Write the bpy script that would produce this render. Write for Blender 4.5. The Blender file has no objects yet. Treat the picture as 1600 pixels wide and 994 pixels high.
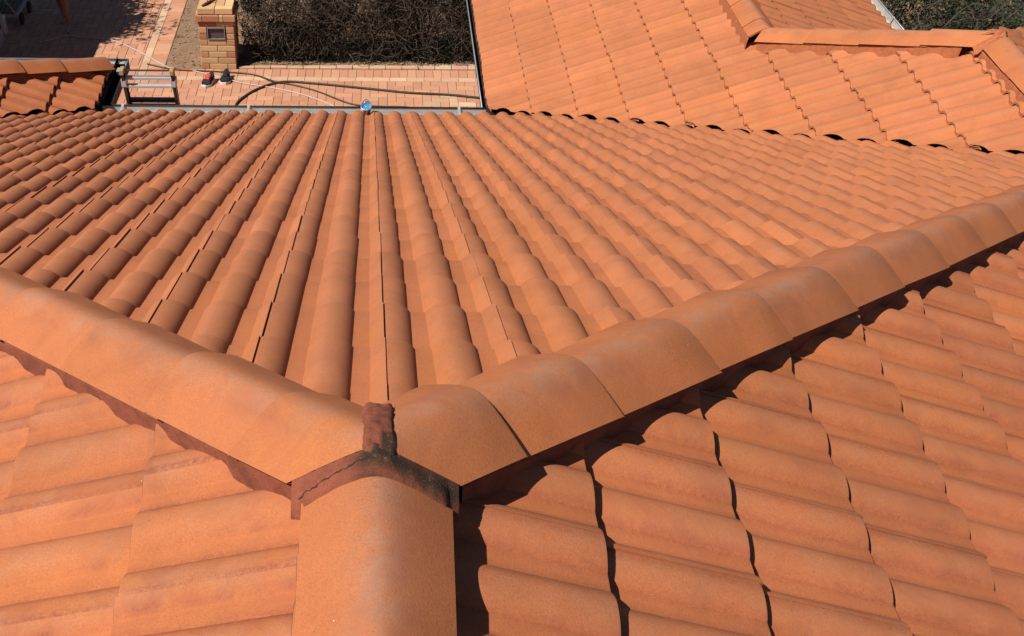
import bpy, bmesh, math, random
import numpy as np
from mathutils import Vector, Matrix, noise as mnoise
R_ = math.radians
sc = bpy.context.scene
COL = sc.collection
rng = random.Random(7)

# ------------------------------------------------------------------ camera, sky, sun, exposure
cam_d = bpy.data.cameras.new('camera')
cam = bpy.data.objects.new('camera', cam_d); COL.objects.link(cam)
cam.location = (-0.0271, -1.2628, 1.2801)
cam.rotation_euler = (0.7611, 0.0118, 0.0430)
cam_d.sensor_fit = 'HORIZONTAL'; cam_d.sensor_width = 36.0
cam_d.lens = 36.0 * 1613.71 / 1600.0
cam_d.shift_x = 301.19 / 1600.0
cam_d.shift_y = 282.34 / 1600.0
cam_d.clip_start = 0.02; cam_d.clip_end = 2000
sc.camera = cam

SUN_D = Vector((1.0, 0.58, -1.47)).normalized()
elev = math.asin(-SUN_D.z)
w = bpy.data.worlds.new('World'); sc.world = w; w.use_nodes = True
nt = w.node_tree
bg = nt.nodes['Background']
sky = nt.nodes.new('ShaderNodeTexSky'); sky.sky_type = 'NISHITA'; sky.sun_disc = False
sky.sun_elevation = elev
sky.sun_rotation = math.atan2(-SUN_D.x, -SUN_D.y)
sky.air_density = 0.6; sky.dust_density = 0.2
nt.links.new(sky.outputs[0], bg.inputs[0]); bg.inputs[1].default_value = 0.05
sd = bpy.data.lights.new('sun', 'SUN'); sun = bpy.data.objects.new('sun', sd); COL.objects.link(sun)
sd.energy = 5.0; sd.angle = R_(0.53); sd.color = (1.0, 0.94, 0.86)
sun.rotation_euler = SUN_D.to_track_quat('-Z', 'Y').to_euler()
sun.location = (-6, -3, 10)
sc.view_settings.view_transform = 'Standard'; sc.view_settings.look = 'None'
sc.view_settings.gamma = 1.0; sc.view_settings.use_curve_mapping = False
sc.view_settings.exposure = 0.54
sc.render.engine = 'CYCLES'

S = 0.3941            # roof pitch (rise / run)
G = 0.3226            # course gauge in plan
TW = 0.30             # tile cover width
GZ = -5.05            # ground level

# ------------------------------------------------------------------ materials
K = 0.74     # fired clay and paint in full sun: real-world base colours
def kc(c): return tuple(q * K for q in c)
def new_mat(name):
    m = bpy.data.materials.new(name); m.use_nodes = True
    n = m.node_tree.nodes; b = n['Principled BSDF']
    b.inputs['Specular IOR Level'].default_value = 0.25
    return m, m.node_tree, b
def node(t, typ, **kw):
    n = t.nodes.new(typ)
    for k, v in kw.items(): setattr(n, k, v)
    return n
def noise_tex(t, scale, detail=4, rough=0.6, vec=None, dist=0.0):
    n = t.nodes.new('ShaderNodeTexNoise'); n.inputs['Scale'].default_value = scale
    n.inputs['Detail'].default_value = detail; n.inputs['Roughness'].default_value = rough
    n.inputs['Distortion'].default_value = dist
    if vec is not None: t.links.new(vec, n.inputs['Vector'])
    return n.outputs['Fac']
def ramp(t, fac, stops):
    n = t.nodes.new('ShaderNodeValToRGB'); cr = n.color_ramp
    while len(cr.elements) < len(stops): cr.elements.new(0.5)
    for e, (p, c) in zip(cr.elements, stops):
        e.position = p; e.color = (c[0], c[1], c[2], 1) if not isinstance(c, (int, float)) else (c, c, c, 1)
    t.links.new(fac, n.inputs[0]); return n.outputs['Color']
def mix(t, fac, a, b, mode='MIX'):
    n = t.nodes.new('ShaderNodeMix'); n.data_type = 'RGBA'; n.blend_type = mode
    for k, v in (('Factor', fac), ('A', a), ('B', b)):
        s = [i for i in n.inputs if i.name == k and (i.type == 'RGBA' or (k == 'Factor' and i.type == 'VALUE'))][0]
        if isinstance(v, (int, float)): s.default_value = v
        elif isinstance(v, tuple): s.default_value = (v[0], v[1], v[2], 1)
        else: t.links.new(v, s)
    return [o for o in n.outputs if o.type == 'RGBA'][0]
def math_n(t, op, a, b=0.0, clamp=False):
    n = t.nodes.new('ShaderNodeMath'); n.operation = op; n.use_clamp = clamp
    for i, v in enumerate((a, b)):
        if isinstance(v, (int, float)): n.inputs[i].default_value = v
        else: t.links.new(v, n.inputs[i])
    return n.outputs[0]
def bump(t, b, fac, strength, dist, prev=None):
    n = t.nodes.new('ShaderNodeBump'); n.inputs['Strength'].default_value = strength
    n.inputs['Distance'].default_value = dist; t.links.new(fac, n.inputs['Height'])
    if prev is not None: t.links.new(prev, n.inputs['Normal'])
    t.links.new(n.outputs[0], b.inputs['Normal']); return n.outputs[0]
def pos(t):
    return t.nodes.new('ShaderNodeNewGeometry').outputs['Position']

def terracotta(name, c1, c2, cw, worn=0.5, stain=0.35, dirt=0.5):
    c1, c2, cw = kc(c1), kc(c2), kc(cw)
    m, t, b = new_mat(name); p = pos(t)
    at = node(t, 'ShaderNodeVertexColor', layer_name='tint')
    sep = t.nodes.new('ShaderNodeSeparateColor'); t.links.new(at.outputs[0], sep.inputs[0])
    big = noise_tex(t, 1.7, 5, 0.6, p)
    med = noise_tex(t, 11.0, 6, 0.7, p, 0.3)
    fine = noise_tex(t, 260.0, 3, 0.7, p)
    grain = noise_tex(t, 700.0, 2, 0.6, p)
    base = mix(t, ramp(t, big, [(0.35, 0.0), (0.65, 1.0)]), c1, c2)
    # per tile batch difference
    base = mix(t, sep.outputs['Blue'], base, c2)
    # weathered crests: lighter, greyer
    wf = math_n(t, 'MULTIPLY', sep.outputs['Green'], math_n(t, 'MULTIPLY', ramp(t, med, [(0.38, 0.12), (0.62, 1.0)]), worn))
    base = mix(t, wf, base, cw)
    # granular purple-red film
    sf = math_n(t, 'MULTIPLY', ramp(t, noise_tex(t, 5.0, 8, 0.75, p, 0.5), [(0.48, 0.0), (0.62, 1.0)]),
                ramp(t, fine, [(0.42, 0.15), (0.6, 1.0)]))
    sf = math_n(t, 'MULTIPLY', sf, ramp(t, sep.outputs['Green'], [(0.0, 0.35), (0.3, 1.0), (0.85, 0.45)]))
    base = mix(t, math_n(t, 'MULTIPLY', sf, stain), base, (0.19, 0.052, 0.038))
    if dirt:
        df = math_n(t, 'MULTIPLY', at.outputs['Alpha'], ramp(t, noise_tex(t, 95.0, 5, 0.8, p, 0.3), [(0.40, 0.12), (0.56, 1.0)]))
        df = math_n(t, 'MULTIPLY', df, ramp(t, noise_tex(t, 3.1, 3, 0.6, p), [(0.35, 0.25), (0.6, 1.0)]))
        base = mix(t, math_n(t, 'MULTIPLY', df, dirt), base, (0.165, 0.042, 0.030))
    # tile to tile brightness and sand grain
    base = mix(t, 1.0, base, ramp(t, sep.outputs['Red'], [(0.0, 0.88), (1.0, 1.08)]), 'MULTIPLY')
    base = mix(t, 1.0, base, ramp(t, fine, [(0.25, 0.78), (0.5, 1.0), (0.75, 1.17)]), 'MULTIPLY')
    base = mix(t, 1.0, base, ramp(t, noise_tex(t, 4.3, 7, 0.7, p, 0.6), [(0.3, 0.86), (0.5, 1.0), (0.72, 1.07)]), 'MULTIPLY')
    # dark pits and pale chips
    vor = t.nodes.new('ShaderNodeTexVoronoi'); vor.inputs['Scale'].default_value = 46.0; t.links.new(p, vor.inputs['Vector'])
    pit = ramp(t, vor.outputs['Distance'], [(0.0, 1.0), (0.045, 0.7), (0.07, 0.0)])
    vs = t.nodes.new('ShaderNodeSeparateColor'); t.links.new(vor.outputs['Color'], vs.inputs[0])
    base = mix(t, math_n(t, 'MULTIPLY', pit, math_n(t, 'GREATER_THAN', vs.outputs['Red'], 0.80)), base, (0.10, 0.035, 0.02))
    base = mix(t, math_n(t, 'MULTIPLY', pit, math_n(t, 'GREATER_THAN', vs.outputs['Green'], 0.975)), base, (0.60, 0.48, 0.38))
    t.links.new(base, b.inputs['Base Color'])
    b.inputs['Roughness'].default_value = 0.82
    n1 = bump(t, b, med, 0.25, 0.004)
    n2 = bump(t, b, fine, 0.5, 0.0012, n1)
    bump(t, b, grain, 0.35, 0.0006, n2)
    return m
M = {}
M['tile'] = terracotta('terracotta_tile', (0.535, 0.177, 0.060), (0.505, 0.171, 0.071), (0.485, 0.195, 0.094), 0.7, 0.3)
M['tile_near'] = terracotta('terracotta_tile_near', (0.53, 0.170, 0.052), (0.49, 0.155, 0.058), (0.47, 0.192, 0.095), 0.75, 1.0, 0.85)
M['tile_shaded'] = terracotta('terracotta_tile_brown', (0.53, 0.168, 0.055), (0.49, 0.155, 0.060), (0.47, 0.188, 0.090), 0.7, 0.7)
M['cap'] = terracotta('terracotta_cap', (0.55, 0.180, 0.058), (0.49, 0.162, 0.062), (0.42, 0.205, 0.125), 0.95, 0.6, 0.0)

def simple(name, col, rough=0.6, metal=0.0, nscale=30, var=0.15, bmp=0.0):
    col = kc(col)
    m, t, b = new_mat(name); p = pos(t)
    f = noise_tex(t, nscale, 5, 0.65, p)
    lo = tuple(c * (1 - var) for c in col); hi = tuple(min(1, c * (1 + var)) for c in col)
    t.links.new(ramp(t, f, [(0.3, lo), (0.7, hi)]), b.inputs['Base Color'])
    b.inputs['Roughness'].default_value = rough; b.inputs['Metallic'].default_value = metal
    if bmp: bump(t, b, f, 0.5, bmp)
    return m
def tinted(name, rough=0.85, grain=200, amt=0.12, bmp=0.0015, stain=(0.1, 0.05, 0.03), stain_amt=0.25):
    """colour comes from the mesh's own tint attribute (bricks and pavers of different firing)"""
    m, t, b = new_mat(name); p = pos(t)
    at = node(t, 'ShaderNodeVertexColor', layer_name='tint')
    f = noise_tex(t, grain, 3, 0.7, p); g = noise_tex(t, 2.3, 6, 0.7, p); h = noise_tex(t, 28, 5, 0.7, p)
    c = mix(t, 1.0, at.outputs[0], ramp(t, f, [(0.25, 1 - amt), (0.75, 1 + amt)]), 'MULTIPLY')
    c = mix(t, 1.0, c, ramp(t, h, [(0.3, 0.9), (0.7, 1.07)]), 'MULTIPLY')
    c = mix(t, math_n(t, 'MULTIPLY', ramp(t, g, [(0.5, 0.0), (0.75, 1.0)]), stain_amt), c, stain)
    t.links.new(c, b.inputs['Base Color']); b.inputs['Roughness'].default_value = rough
    if bmp: bump(t, b, f, 0.5, bmp)
    return m
M['paver'] = tinted('clay_paver', 0.85, 120, 0.10, 0.001, (0.30, 0.14, 0.08), 0.25)
M['brick'] = tinted('cream_brick', 0.88, 160, 0.14, 0.002, (0.35, 0.16, 0.08), 0.3)
M['brick_mortar'] = simple('mortar_joint_shade', (0.44, 0.26, 0.16), 0.9, 0, 80, 0.2, 0.002)  # darkened to carry the shade of the raked pillar joints
M['joint_sand'] = simple('joint_sand', (0.16, 0.085, 0.05), 0.95, 0, 40, 0.35, 0.002)
M['white_metal'] = simple('white_aluminium', (0.62, 0.60, 0.59), 0.4, 0.3, 14, 0.06)
M['tray'] = simple('dark_valley_steel', (0.10, 0.075, 0.065), 0.6, 0.3, 12, 0.3)
M['pointing_clay'] = simple('clay_pointing', (0.42, 0.135, 0.055), 0.9, 0, 40, 0.2, 0.002)
M['underlay'] = simple('dark_roof_underside', (0.05, 0.03, 0.025), 0.95, 0, 12, 0.2)
M['fiberglass'] = simple('brown_ladder_rail', (0.11, 0.045, 0.028), 0.45, 0, 30, 0.35)
M['tan_plastic'] = simple('tan_ladder_cap', (0.46, 0.29, 0.13), 0.5, 0, 30, 0.15)
M['ladder_dark'] = simple('dark_ladder_rung', (0.07, 0.06, 0.07), 0.5, 0.3, 30, 0.2)
M['hose'] = simple('olive_hose', (0.055, 0.043, 0.026), 0.45, 0, 20, 0.5)
M['hose_pale'] = simple('pale_hose', (0.52, 0.47, 0.45), 0.5, 0, 20, 0.12)
M['black'] = simple('black_fabric', (0.015, 0.015, 0.016), 0.8, 0, 60, 0.4, 0.001)
M['red'] = simple('red_fabric', (0.55, 0.06, 0.045), 0.75, 0, 60, 0.2, 0.001)
M['sole'] = simple('white_rubber', (0.78, 0.75, 0.74), 0.6, 0, 60, 0.05)
M['letter_frame'] = simple('letterbox_metal', (0.34, 0.32, 0.31), 0.45, 0.5, 40, 0.15)
M['letter_flap'] = simple('letterbox_flap', (0.13, 0.10, 0.11), 0.5, 0.3, 40, 0.2)
M['stick'] = simple('red_brown_bark', (0.12, 0.03, 0.018), 0.7, 0, 60, 0.5, 0.002)
M['van'] = simple('silver_blue_paint', (0.40, 0.43, 0.50), 0.3, 0.35, 4, 0.05)
M['plastic'] = simple('dark_plastic', (0.03, 0.03, 0.035), 0.5, 0, 40, 0.2)
M['glass'] = simple('dark_glass', (0.02, 0.025, 0.03), 0.06, 0, 4, 0.1)
M['lamp_red'] = simple('red_lens', (0.4, 0.02, 0.02), 0.2, 0, 30, 0.1)
M['rubber'] = simple('tyre_rubber', (0.02, 0.02, 0.02), 0.8, 0, 50, 0.3)
M['timber'] = simple('olive_timber', (0.13, 0.10, 0.05), 0.8, 0, 30, 0.3)
M['pale_frame'] = simple('pale_frame', (0.40, 0.36, 0.33), 0.6, 0, 30, 0.1)
M['skin'] = simple('skin', (0.42, 0.19, 0.12), 0.55, 0, 30, 0.08)
M['cloth'] = simple('dark_shorts', (0.04, 0.04, 0.05), 0.85, 0, 60, 0.2)
M['shirt'] = simple('grey_shirt', (0.16, 0.17, 0.20), 0.85, 0, 60, 0.2)
M['hair'] = simple('dark_hair', (0.025, 0.016, 0.01), 0.7, 0, 90, 0.4)
M['twig'] = simple('grey_twig', (0.095, 0.070, 0.056), 0.9, 0, 50, 0.45)
M['bark'] = simple('bark', (0.12, 0.09, 0.065), 0.9, 0, 20, 0.4, 0.01)
M['blue'] = simple('blue_plastic', (0.05, 0.26, 0.50), 0.25, 0, 30, 0.25)
M['foil'] = simple('silver_rim', (0.62, 0.64, 0.68), 0.22, 0.75, 60, 0.1)

def gutter_mat():
    m, t, b = new_mat('grey_gutter_steel'); p = pos(t)
    f = noise_tex(t, 9, 6, 0.7, p); g = noise_tex(t, 60, 3, 0.6, p)
    c = ramp(t, f, [(0.3, (0.36, 0.33, 0.30)), (0.6, (0.42, 0.40, 0.38)), (0.8, (0.29, 0.25, 0.21))])
    c = mix(t, 1.0, c, ramp(t, g, [(0.3, 0.85), (0.7, 1.1)]), 'MULTIPLY')
    t.links.new(c, b.inputs['Base Color']); b.inputs['Roughness'].default_value = 0.5; b.inputs['Metallic'].default_value = 0.0
    return m
M['gutter'] = gutter_mat()
M['gutter_lip'] = simple('gutter_bead', (0.40, 0.40, 0.41), 0.4, 0.4, 12, 0.1)
M['gutter_shade'] = simple('gutter_shade_steel', (0.035, 0.025, 0.02), 0.6, 0.1, 12, 0.3)  # shade of the gutter insides and rim line put into the colour
M['bracket'] = simple('galvanised_bracket', (0.70, 0.70, 0.69), 0.4, 0.5, 30, 0.1)

def pointing_mat():
    m, t, b = new_mat('red_pointing'); p = pos(t)
    big = noise_tex(t, 14, 6, 0.7, p); fine = noise_tex(t, 240, 3, 0.8, p)
    c = ramp(t, big, [(0.3, (0.12, 0.034, 0.019)), (0.55, (0.215, 0.062, 0.033)), (0.75, (0.165, 0.050, 0.029))])
    # lichen blotches on the junction flashing; also darkens the plug's shaded half
    at = node(t, 'ShaderNodeVertexColor', layer_name='tint')
    sep = t.nodes.new('ShaderNodeSeparateColor'); t.links.new(at.outputs[0], sep.inputs[0])
    blot = ramp(t, noise_tex(t, 46, 6, 0.8, p, 0.4), [(0.30, 0.0), (0.42, 1.0)])
    c = mix(t, math_n(t, 'MULTIPLY', blot, sep.outputs['Red']), c, (0.024, 0.016, 0.010))
    c = mix(t, math_n(t, 'MULTIPLY', ramp(t, noise_tex(t, 330, 2, 0.6, p), [(0.6, 0.0), (0.7, 1.0)]), sep.outputs['Red']), c, (0.13, 0.085, 0.045))
    c = mix(t, 1.0, c, ramp(t, fine, [(0.3, 0.8), (0.7, 1.15)]), 'MULTIPLY')
    t.links.new(c, b.inputs['Base Color']); b.inputs['Roughness'].default_value = 0.92
    n1 = bump(t, b, big, 0.5, 0.006); bump(t, b, fine, 0.7, 0.0025, n1)
    return m
M['pointing'] = pointing_mat()
def leaf_mat(name, a, c):
    m, t, b = new_mat(name)
    oi = node(t, 'ShaderNodeVertexColor', layer_name='tint')
    sep = t.nodes.new('ShaderNodeSeparateColor'); t.links.new(oi.outputs[0], sep.inputs[0])
    t.links.new(ramp(t, sep.outputs['Red'], [(0.0, a), (1.0, c)]), b.inputs['Base Color'])
    b.inputs['Roughness'].default_value = 0.7
    return m
M['leaf_dry'] = leaf_mat('dry_hedge_leaf', (0.006, 0.006, 0.003), (0.034, 0.030, 0.014))
M['leaf_green'] = leaf_mat('green_shrub_leaf', (0.005, 0.008, 0.004), (0.055, 0.068, 0.026))
M['leaf_tree'] = leaf_mat('tree_leaf', (0.03, 0.05, 0.015), (0.08, 0.11, 0.04))
M['litter'] = leaf_mat('leaf_litter', (0.06, 0.035, 0.02), (0.34, 0.24, 0.15))
def soil_mat():
    m, t, b = new_mat('dry_soil'); p = pos(t)
    f = noise_tex(t, 5, 8, 0.75, p); g = noise_tex(t, 45, 6, 0.75, p)
    c = ramp(t, f, [(0.3, (0.13, 0.072, 0.044)), (0.5, (0.22, 0.135, 0.08)), (0.7, (0.085, 0.048, 0.030))])
    c = mix(t, ramp(t, g, [(0.52, 0.0), (0.72, 0.5)]), c, (0.30, 0.20, 0.125))
    t.links.new(c, b.inputs['Base Color']); b.inputs['Roughness'].default_value = 0.95
    bump(t, b, g, 0.6, 0.008); return m
M['soil'] = soil_mat()

# ------------------------------------------------------------------ mesh helpers
class MB:
    def __init__(s): s.v = []; s.f = []; s.c = []; s.mi = []; s.col = (1, 1, 1)
    def add(s, vs, fs, col=None, mi=0):
        o = len(s.v); s.v.extend([tuple(x) for x in vs]); s.f.extend([tuple(i + o for i in f) for f in fs])
        s.c.extend([col or s.col] * len(vs)); s.mi.extend([mi] * len(fs))
    def box(s, lo, hi, col=None, mat=None, mi=0):
        x0, y0, z0 = lo; x1, y1, z1 = hi
        vs = [Vector(p) for p in ((x0,y0,z0),(x1,y0,z0),(x1,y1,z0),(x0,y1,z0),(x0,y0,z1),(x1,y0,z1),(x1,y1,z1),(x0,y1,z1))]
        if mat is not None: vs = [mat @ p for p in vs]
        s.add(vs, [(3,2,1,0),(4,5,6,7),(0,1,5,4),(1,2,6,5),(2,3,7,6),(3,0,4,7)], col, mi)
    def cbox(s, lo, hi, b=0.003, col=None, mi=0):
        """box with chamfered edges"""
        bm = bmesh.new(); bmesh.ops.create_cube(bm, size=1.0)
        c = [(lo[i] + hi[i]) / 2 for i in range(3)]; d = [hi[i] - lo[i] for i in range(3)]
        for v in bm.verts: v.co = Vector((c[0] + v.co.x * d[0], c[1] + v.co.y * d[1], c[2] + v.co.z * d[2]))
        bmesh.ops.bevel(bm, geom=bm.edges[:], offset=b, segments=2, profile=0.5, affect='EDGES')
        bm.verts.index_update()
        s.add([v.co for v in bm.verts], [[v.index for v in f.verts] for f in bm.faces], col, mi); bm.free()
    def tube(s, pts, r, n=8, col=None, cap=True, mi=0):
        pts = [Vector(p) for p in pts]; rs = r if isinstance(r, (list, tuple)) else [r] * len(pts)
        vs = []; fs = []; up = Vector((0.13, 0.21, 0.97)); prev = None
        for i, p in enumerate(pts):
            d = (pts[min(i + 1, len(pts) - 1)] - pts[max(i - 1, 0)]).normalized()
            a = d.cross(up if abs(d.dot(up)) < 0.95 else Vector((1, 0, 0))).normalized() if prev is None else (prev - d * prev.dot(d)).normalized()
            prev = a; b_ = d.cross(a)
            for k in range(n):
                th = 2 * math.pi * k / n
                vs.append(p + (a * math.cos(th) + b_ * math.sin(th)) * rs[i])
        for i in range(len(pts) - 1):
            for k in range(n):
                k2 = (k + 1) % n
                fs.append((i * n + k, (i + 1) * n + k, (i + 1) * n + k2, i * n + k2))
        if cap:
            fs.append(tuple(range(n))); fs.append(tuple((len(pts) - 1) * n + k for k in reversed(range(n))))
        s.add(vs, fs, col, mi)
    def grid(s, P, col=None, mi=0, closed=False):
        """P: rows of points (all rows the same length)"""
        nr, nc = len(P), len(P[0]); vs = [p for r in P for p in r]; fs = []
        for i in range(nr - 1):
            for j in range(nc - (0 if closed else 1)):
                j2 = (j + 1) % nc
                fs.append((i * nc + j, i * nc + j2, (i + 1) * nc + j2, (i + 1) * nc + j))
        s.add(vs, fs, col, mi)
    def build(s, name, mats, parent=None, smooth=False, angle=None, recalc=True):
        me = bpy.data.meshes.new(name); me.from_pydata([tuple(v) for v in s.v], [], s.f)
        ca = me.color_attributes.new('tint', 'FLOAT_COLOR', 'POINT')
        arr = np.ones((len(s.v), 4), np.float32); arr[:, :3] = np.array([c[:3] for c in s.c], np.float32)
        ca.data.foreach_set('color', arr.ravel())
        for m in (mats if isinstance(mats, (list, tuple)) else [mats]): me.materials.append(m)
        if any(s.mi): me.polygons.foreach_set('material_index', s.mi)
        if recalc:
            bm = bmesh.new(); bm.from_mesh(me); bmesh.ops.recalc_face_normals(bm, faces=bm.faces); bm.to_mesh(me); bm.free()
        if smooth: me.polygons.foreach_set('use_smooth', [True] * len(me.polygons))
        if smooth and angle is not None: me.set_sharp_from_angle(angle=angle)
        me.update()
        o = bpy.data.objects.new(name, me); COL.objects.link(o)
        if parent is not None: o.parent = parent
        return o
def empty(name, loc=(0, 0, 0), label=None, cat=None, group=None):
    o = bpy.data.objects.new(name, None); COL.objects.link(o); o.location = loc; o.empty_display_size = 0.1
    tag(o, label, cat, group); return o
def tag(o, label=None, cat=None, group=None, kind=None):
    if label: o['label'] = label
    if cat: o['category'] = cat
    if group: o['group'] = group
    if kind: o['kind'] = kind
    return o
def adopt(o, root):
    """parent a part whose mesh was built in world space to a thing whose Empty stands elsewhere"""
    bpy.context.view_layer.update()
    o.parent = root; o.matrix_parent_inverse = root.matrix_world.inverted()
    return o

# ------------------------------------------------------------------ roof tiles
ROLL_H = 0.032
def roll(du, hw=0.0535, c=-0.007):
    # gentle flank on one side, steep flank on the lapping side
    if abs(du) >= hw: return 0.0
    if du < c: return ROLL_H * (1 - ((c - du) / (hw + c)) ** 2.0) ** 1.08
    return ROLL_H * (1 - ((du - c) / (hw - c)) ** 2.3) ** 0.8
def tile_profile():
    us = set()
    for c in (0.0185, 0.1685, 0.3185):
        for q in (-1, -0.985, -0.94, -0.86, -0.74, -0.58, -0.38, -0.15, 0.15, 0.38, 0.58, 0.74, 0.86, 0.94, 0.985, 1):
            u = c + q * 0.0535
            if -0.008 <= u <= 0.300: us.add(round(u, 5))
    us.update((-0.008, 0.3, 0.094, 0.242, 0.083, 0.256))
    us = sorted(us); out = []
    for u in us:
        h = max(roll(u - 0.0185), roll(u - 0.1685), roll(u - 0.3185))
        lap = 0.0042 * min(1, max(0, (u - 0.13) / 0.15))       # the lapping edge rides over the next tile
        out.append((u, h + lap - (0.0015 if u < 0.001 else 0), h / ROLL_H))
    return out
def FLK(u):
    # rolls are wider at the butt than at the head
    for c in (0.0185, 0.1685, 0.3185):
        d = u - c
        if 0.012 < d < 0.075: return 0.0035 * min(1, (d - 0.012) / 0.025) * (1 if d <= 0.054 else max(0, 1 - (d - 0.054) / 0.02))
    return 0.0
def DIRT(u):
    d = max(0.0, 1 - abs(u - 0.006) / 0.016) * 1.0
    for c in (0.0185, 0.1685):
        d = max(d, 0.75 * max(0.0, 1 - abs(u - c - 0.052) / 0.022))
    return min(1.0, d)
PROF = tile_profile()
THICK = 0.028
def tile_face(name, U, D, plane, u_ph, d_ph, urange, drange, cuts, keep, mat, parent, seed, clipz=0.0, label=None, G=G, hs=1.0, THICK=THICK):
    """U: plan direction towards the lapping edge; D: plan direction down the slope;
    plane(x,y) -> height; tiles on a u_ph + 0.3 i by d_ph + G j lattice (u = p.U, d = p.D)"""
    r = random.Random(seed); V = []; F = []; C = []
    U = np.array(U, float); D = np.array(D, float)
    i0 = math.floor((urange[0] - u_ph) / TW); i1 = math.ceil((urange[1] - u_ph) / TW)
    j0 = math.floor((drange[0] - d_ph) / G); j1 = math.ceil((drange[1] - d_ph) / G)
    n = len(PROF)
    for j in range(j0, j1 + 1):
        dend = d_ph + G * j
        if dend > drange[1] + 0.01: continue
        for i in range(i0, i1 + 1):
            u0 = u_ph + TW * i
            cx = U * (u0 + 0.15) + D * (dend - G / 2)
            if keep is not None and not keep(cx[0], cx[1], 0.45): continue
            ju = r.gauss(0, 0.0009); jd = r.gauss(0, 0.0025); jz = r.gauss(0, 0.0008); tl = r.gauss(0, 0.0011); yaw = r.gauss(0, 0.004)
            tr = min(1, max(0, r.gauss(0.5, 0.22))); tb = min(1, max(0, r.gauss(0.3, 0.22)))
            b = len(V)
            rows = (-0.045, G * 0.5, G - 0.0065, G - 0.0012, G, G - 0.0005, G - 0.03)
            for q, dv in enumerate(rows):
                for (u, h, wv) in PROF:
                    uu = u0 + u + ju + FLK(u) * (dv / G - 0.45); dd = dend - G + dv + jd + (u - 0.15) * yaw
                    x, y = U * uu + D * dd
                    z = plane(x, y) + h * hs + THICK * (dv / G) + jz + tl * (u / TW - 0.5)
                    if q == 4: z -= 0.0045
                    if q == 3: z -= 0.0012
                    if q >= 5: z -= (THICK + 0.003) * (1 - min(1, wv * 1.6)) + 0.0125 * min(1, wv * 1.6)
                    V.append((x, y, z + clipz)); C.append((tr, wv, tb, DIRT(u)))
            for q in range(len(rows) - 1):
                for k in range(n - 1):
                    F.append((b + q * n + k, b + q * n + k + 1, b + (q + 1) * n + k + 1, b + (q + 1) * n + k))
            # lapping edge (free side) and hidden side
            e = len(V)
            for q in range(5):
                x, y, z = V[b + q * n + n - 1]; V.append((x, y, z - 0.007)); C.append(C[-1])
            for q in range(4):
                F.append((b + q * n + n - 1, e + q, e + q + 1, b + (q + 1) * n + n - 1))
    me = bpy.data.meshes.new(name); me.from_pydata(V, [], F)
    ca = me.color_attributes.new('tint', 'FLOAT_COLOR', 'POINT')
    ca.data.foreach_set('color', np.array(C, np.float32).ravel())
    bm = bmesh.new(); bm.from_mesh(me)
    for (nx, ny, d, clear) in cuts:      # keep nx*x+ny*y <= d
        g = bm.verts[:] + bm.edges[:] + bm.faces[:]
        ln = math.hypot(nx, ny)
        bmesh.ops.bisect_plane(bm, geom=g, dist=1e-5, plane_co=(nx * d / ln ** 2, ny * d / ln ** 2, 0), plane_no=(nx, ny, 0), clear_outer=clear, clear_inner=False)
    if keep is not None:
        dead = [f for f in bm.faces if not keep(*f.calc_center_median()[:2], 0.0)]
        bmesh.ops.delete(bm, geom=dead, context='FACES')
    bm.to_mesh(me); bm.free()
    me.materials.append(mat)
    me.polygons.foreach_set('use_smooth', [True] * len(me.polygons))
    me.set_sharp_from_angle(angle=R_(38))
    # face up
    bm = bmesh.new(); bm.from_mesh(me)
    fl = [f for f in bm.faces if f.normal.z < -0.02]
    bmesh.ops.reverse_faces(bm, faces=fl); bm.to_mesh(me); bm.free()
    o = bpy.data.objects.new(name, me); COL.objects.link(o); o.parent = parent
    if label: o['label'] = label
    return o

house = empty('house', (0, 0, 0), 'orange terracotta tiled house whose roof slopes, ridges and hips fill the picture', 'house')

VR = 8.515        # right valley  x + y = VR
VL = 9.35         # left valley   y - x = VL
zF = lambda x, y: -S * y
zR = lambda x, y: -S * x
zL = lambda x, y: S * x
zA = lambda x, y: S * (x - VR)
zW = lambda x, y: -S * (x + VL)
HR2 = 10.03       # upper hip of right wing x + y
zC = lambda x, y: -S * (y - 7.0) - S * (VR - 3.03)
zB = lambda x, y: -S * (x - 3.03) - S * (VR - 3.03)

tile_face('roof_slope', (1, 0), (0, 1), zF, 0.026, 0.73, (-6.5, 4.4), (0.0, 7.08),
          [(1, -1, -0.012, True), (-1, -1, -0.012, True), (1, 1, VR - 0.02, True), (-1, 1, VL - 0.03, True)],
          lambda x, y, m: y > abs(x) - m and x + y < VR + m and y - x < VL + m, M['tile'], house, 11, clipz=-0.013, G=0.3165, THICK=0.020)
tile_face('roof_slope', (0, -1), (1, 0), zR, -0.0, 0.739, (-4.3, 2.6), (0.0, 5.6),
          [(-1, 1, -0.012, True), (-1, 0, -0.01, True)],
          lambda x, y, m: y < x + m and y < 4.26 + m, M['tile_shaded'], house, 12, clipz=-0.014, hs=0.74, THICK=0.032)
tile_face('roof_slope', (0, -1), (1, 0), zR, -0.0, 0.739, (-8.5, -4.26), (4.2, 6.2),
          [(-1, 0, -4.17, True), (-1, 1, 5.91 - 4.12, True), (0, -1, -4.26, True)],
          None, M['tile_shaded'], house, 13)
tile_face('roof_slope', (0, 1), (-1, 0), zL, 0.135, 0.447, (-2.4, 3.4), (0.0, 3.6),
          [(1, 1, -0.012, True), (1, 0, -0.01, True)],
          lambda x, y, m: y < -x + m, M['tile_near'], house, 14, clipz=-0.012, hs=0.74)
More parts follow.
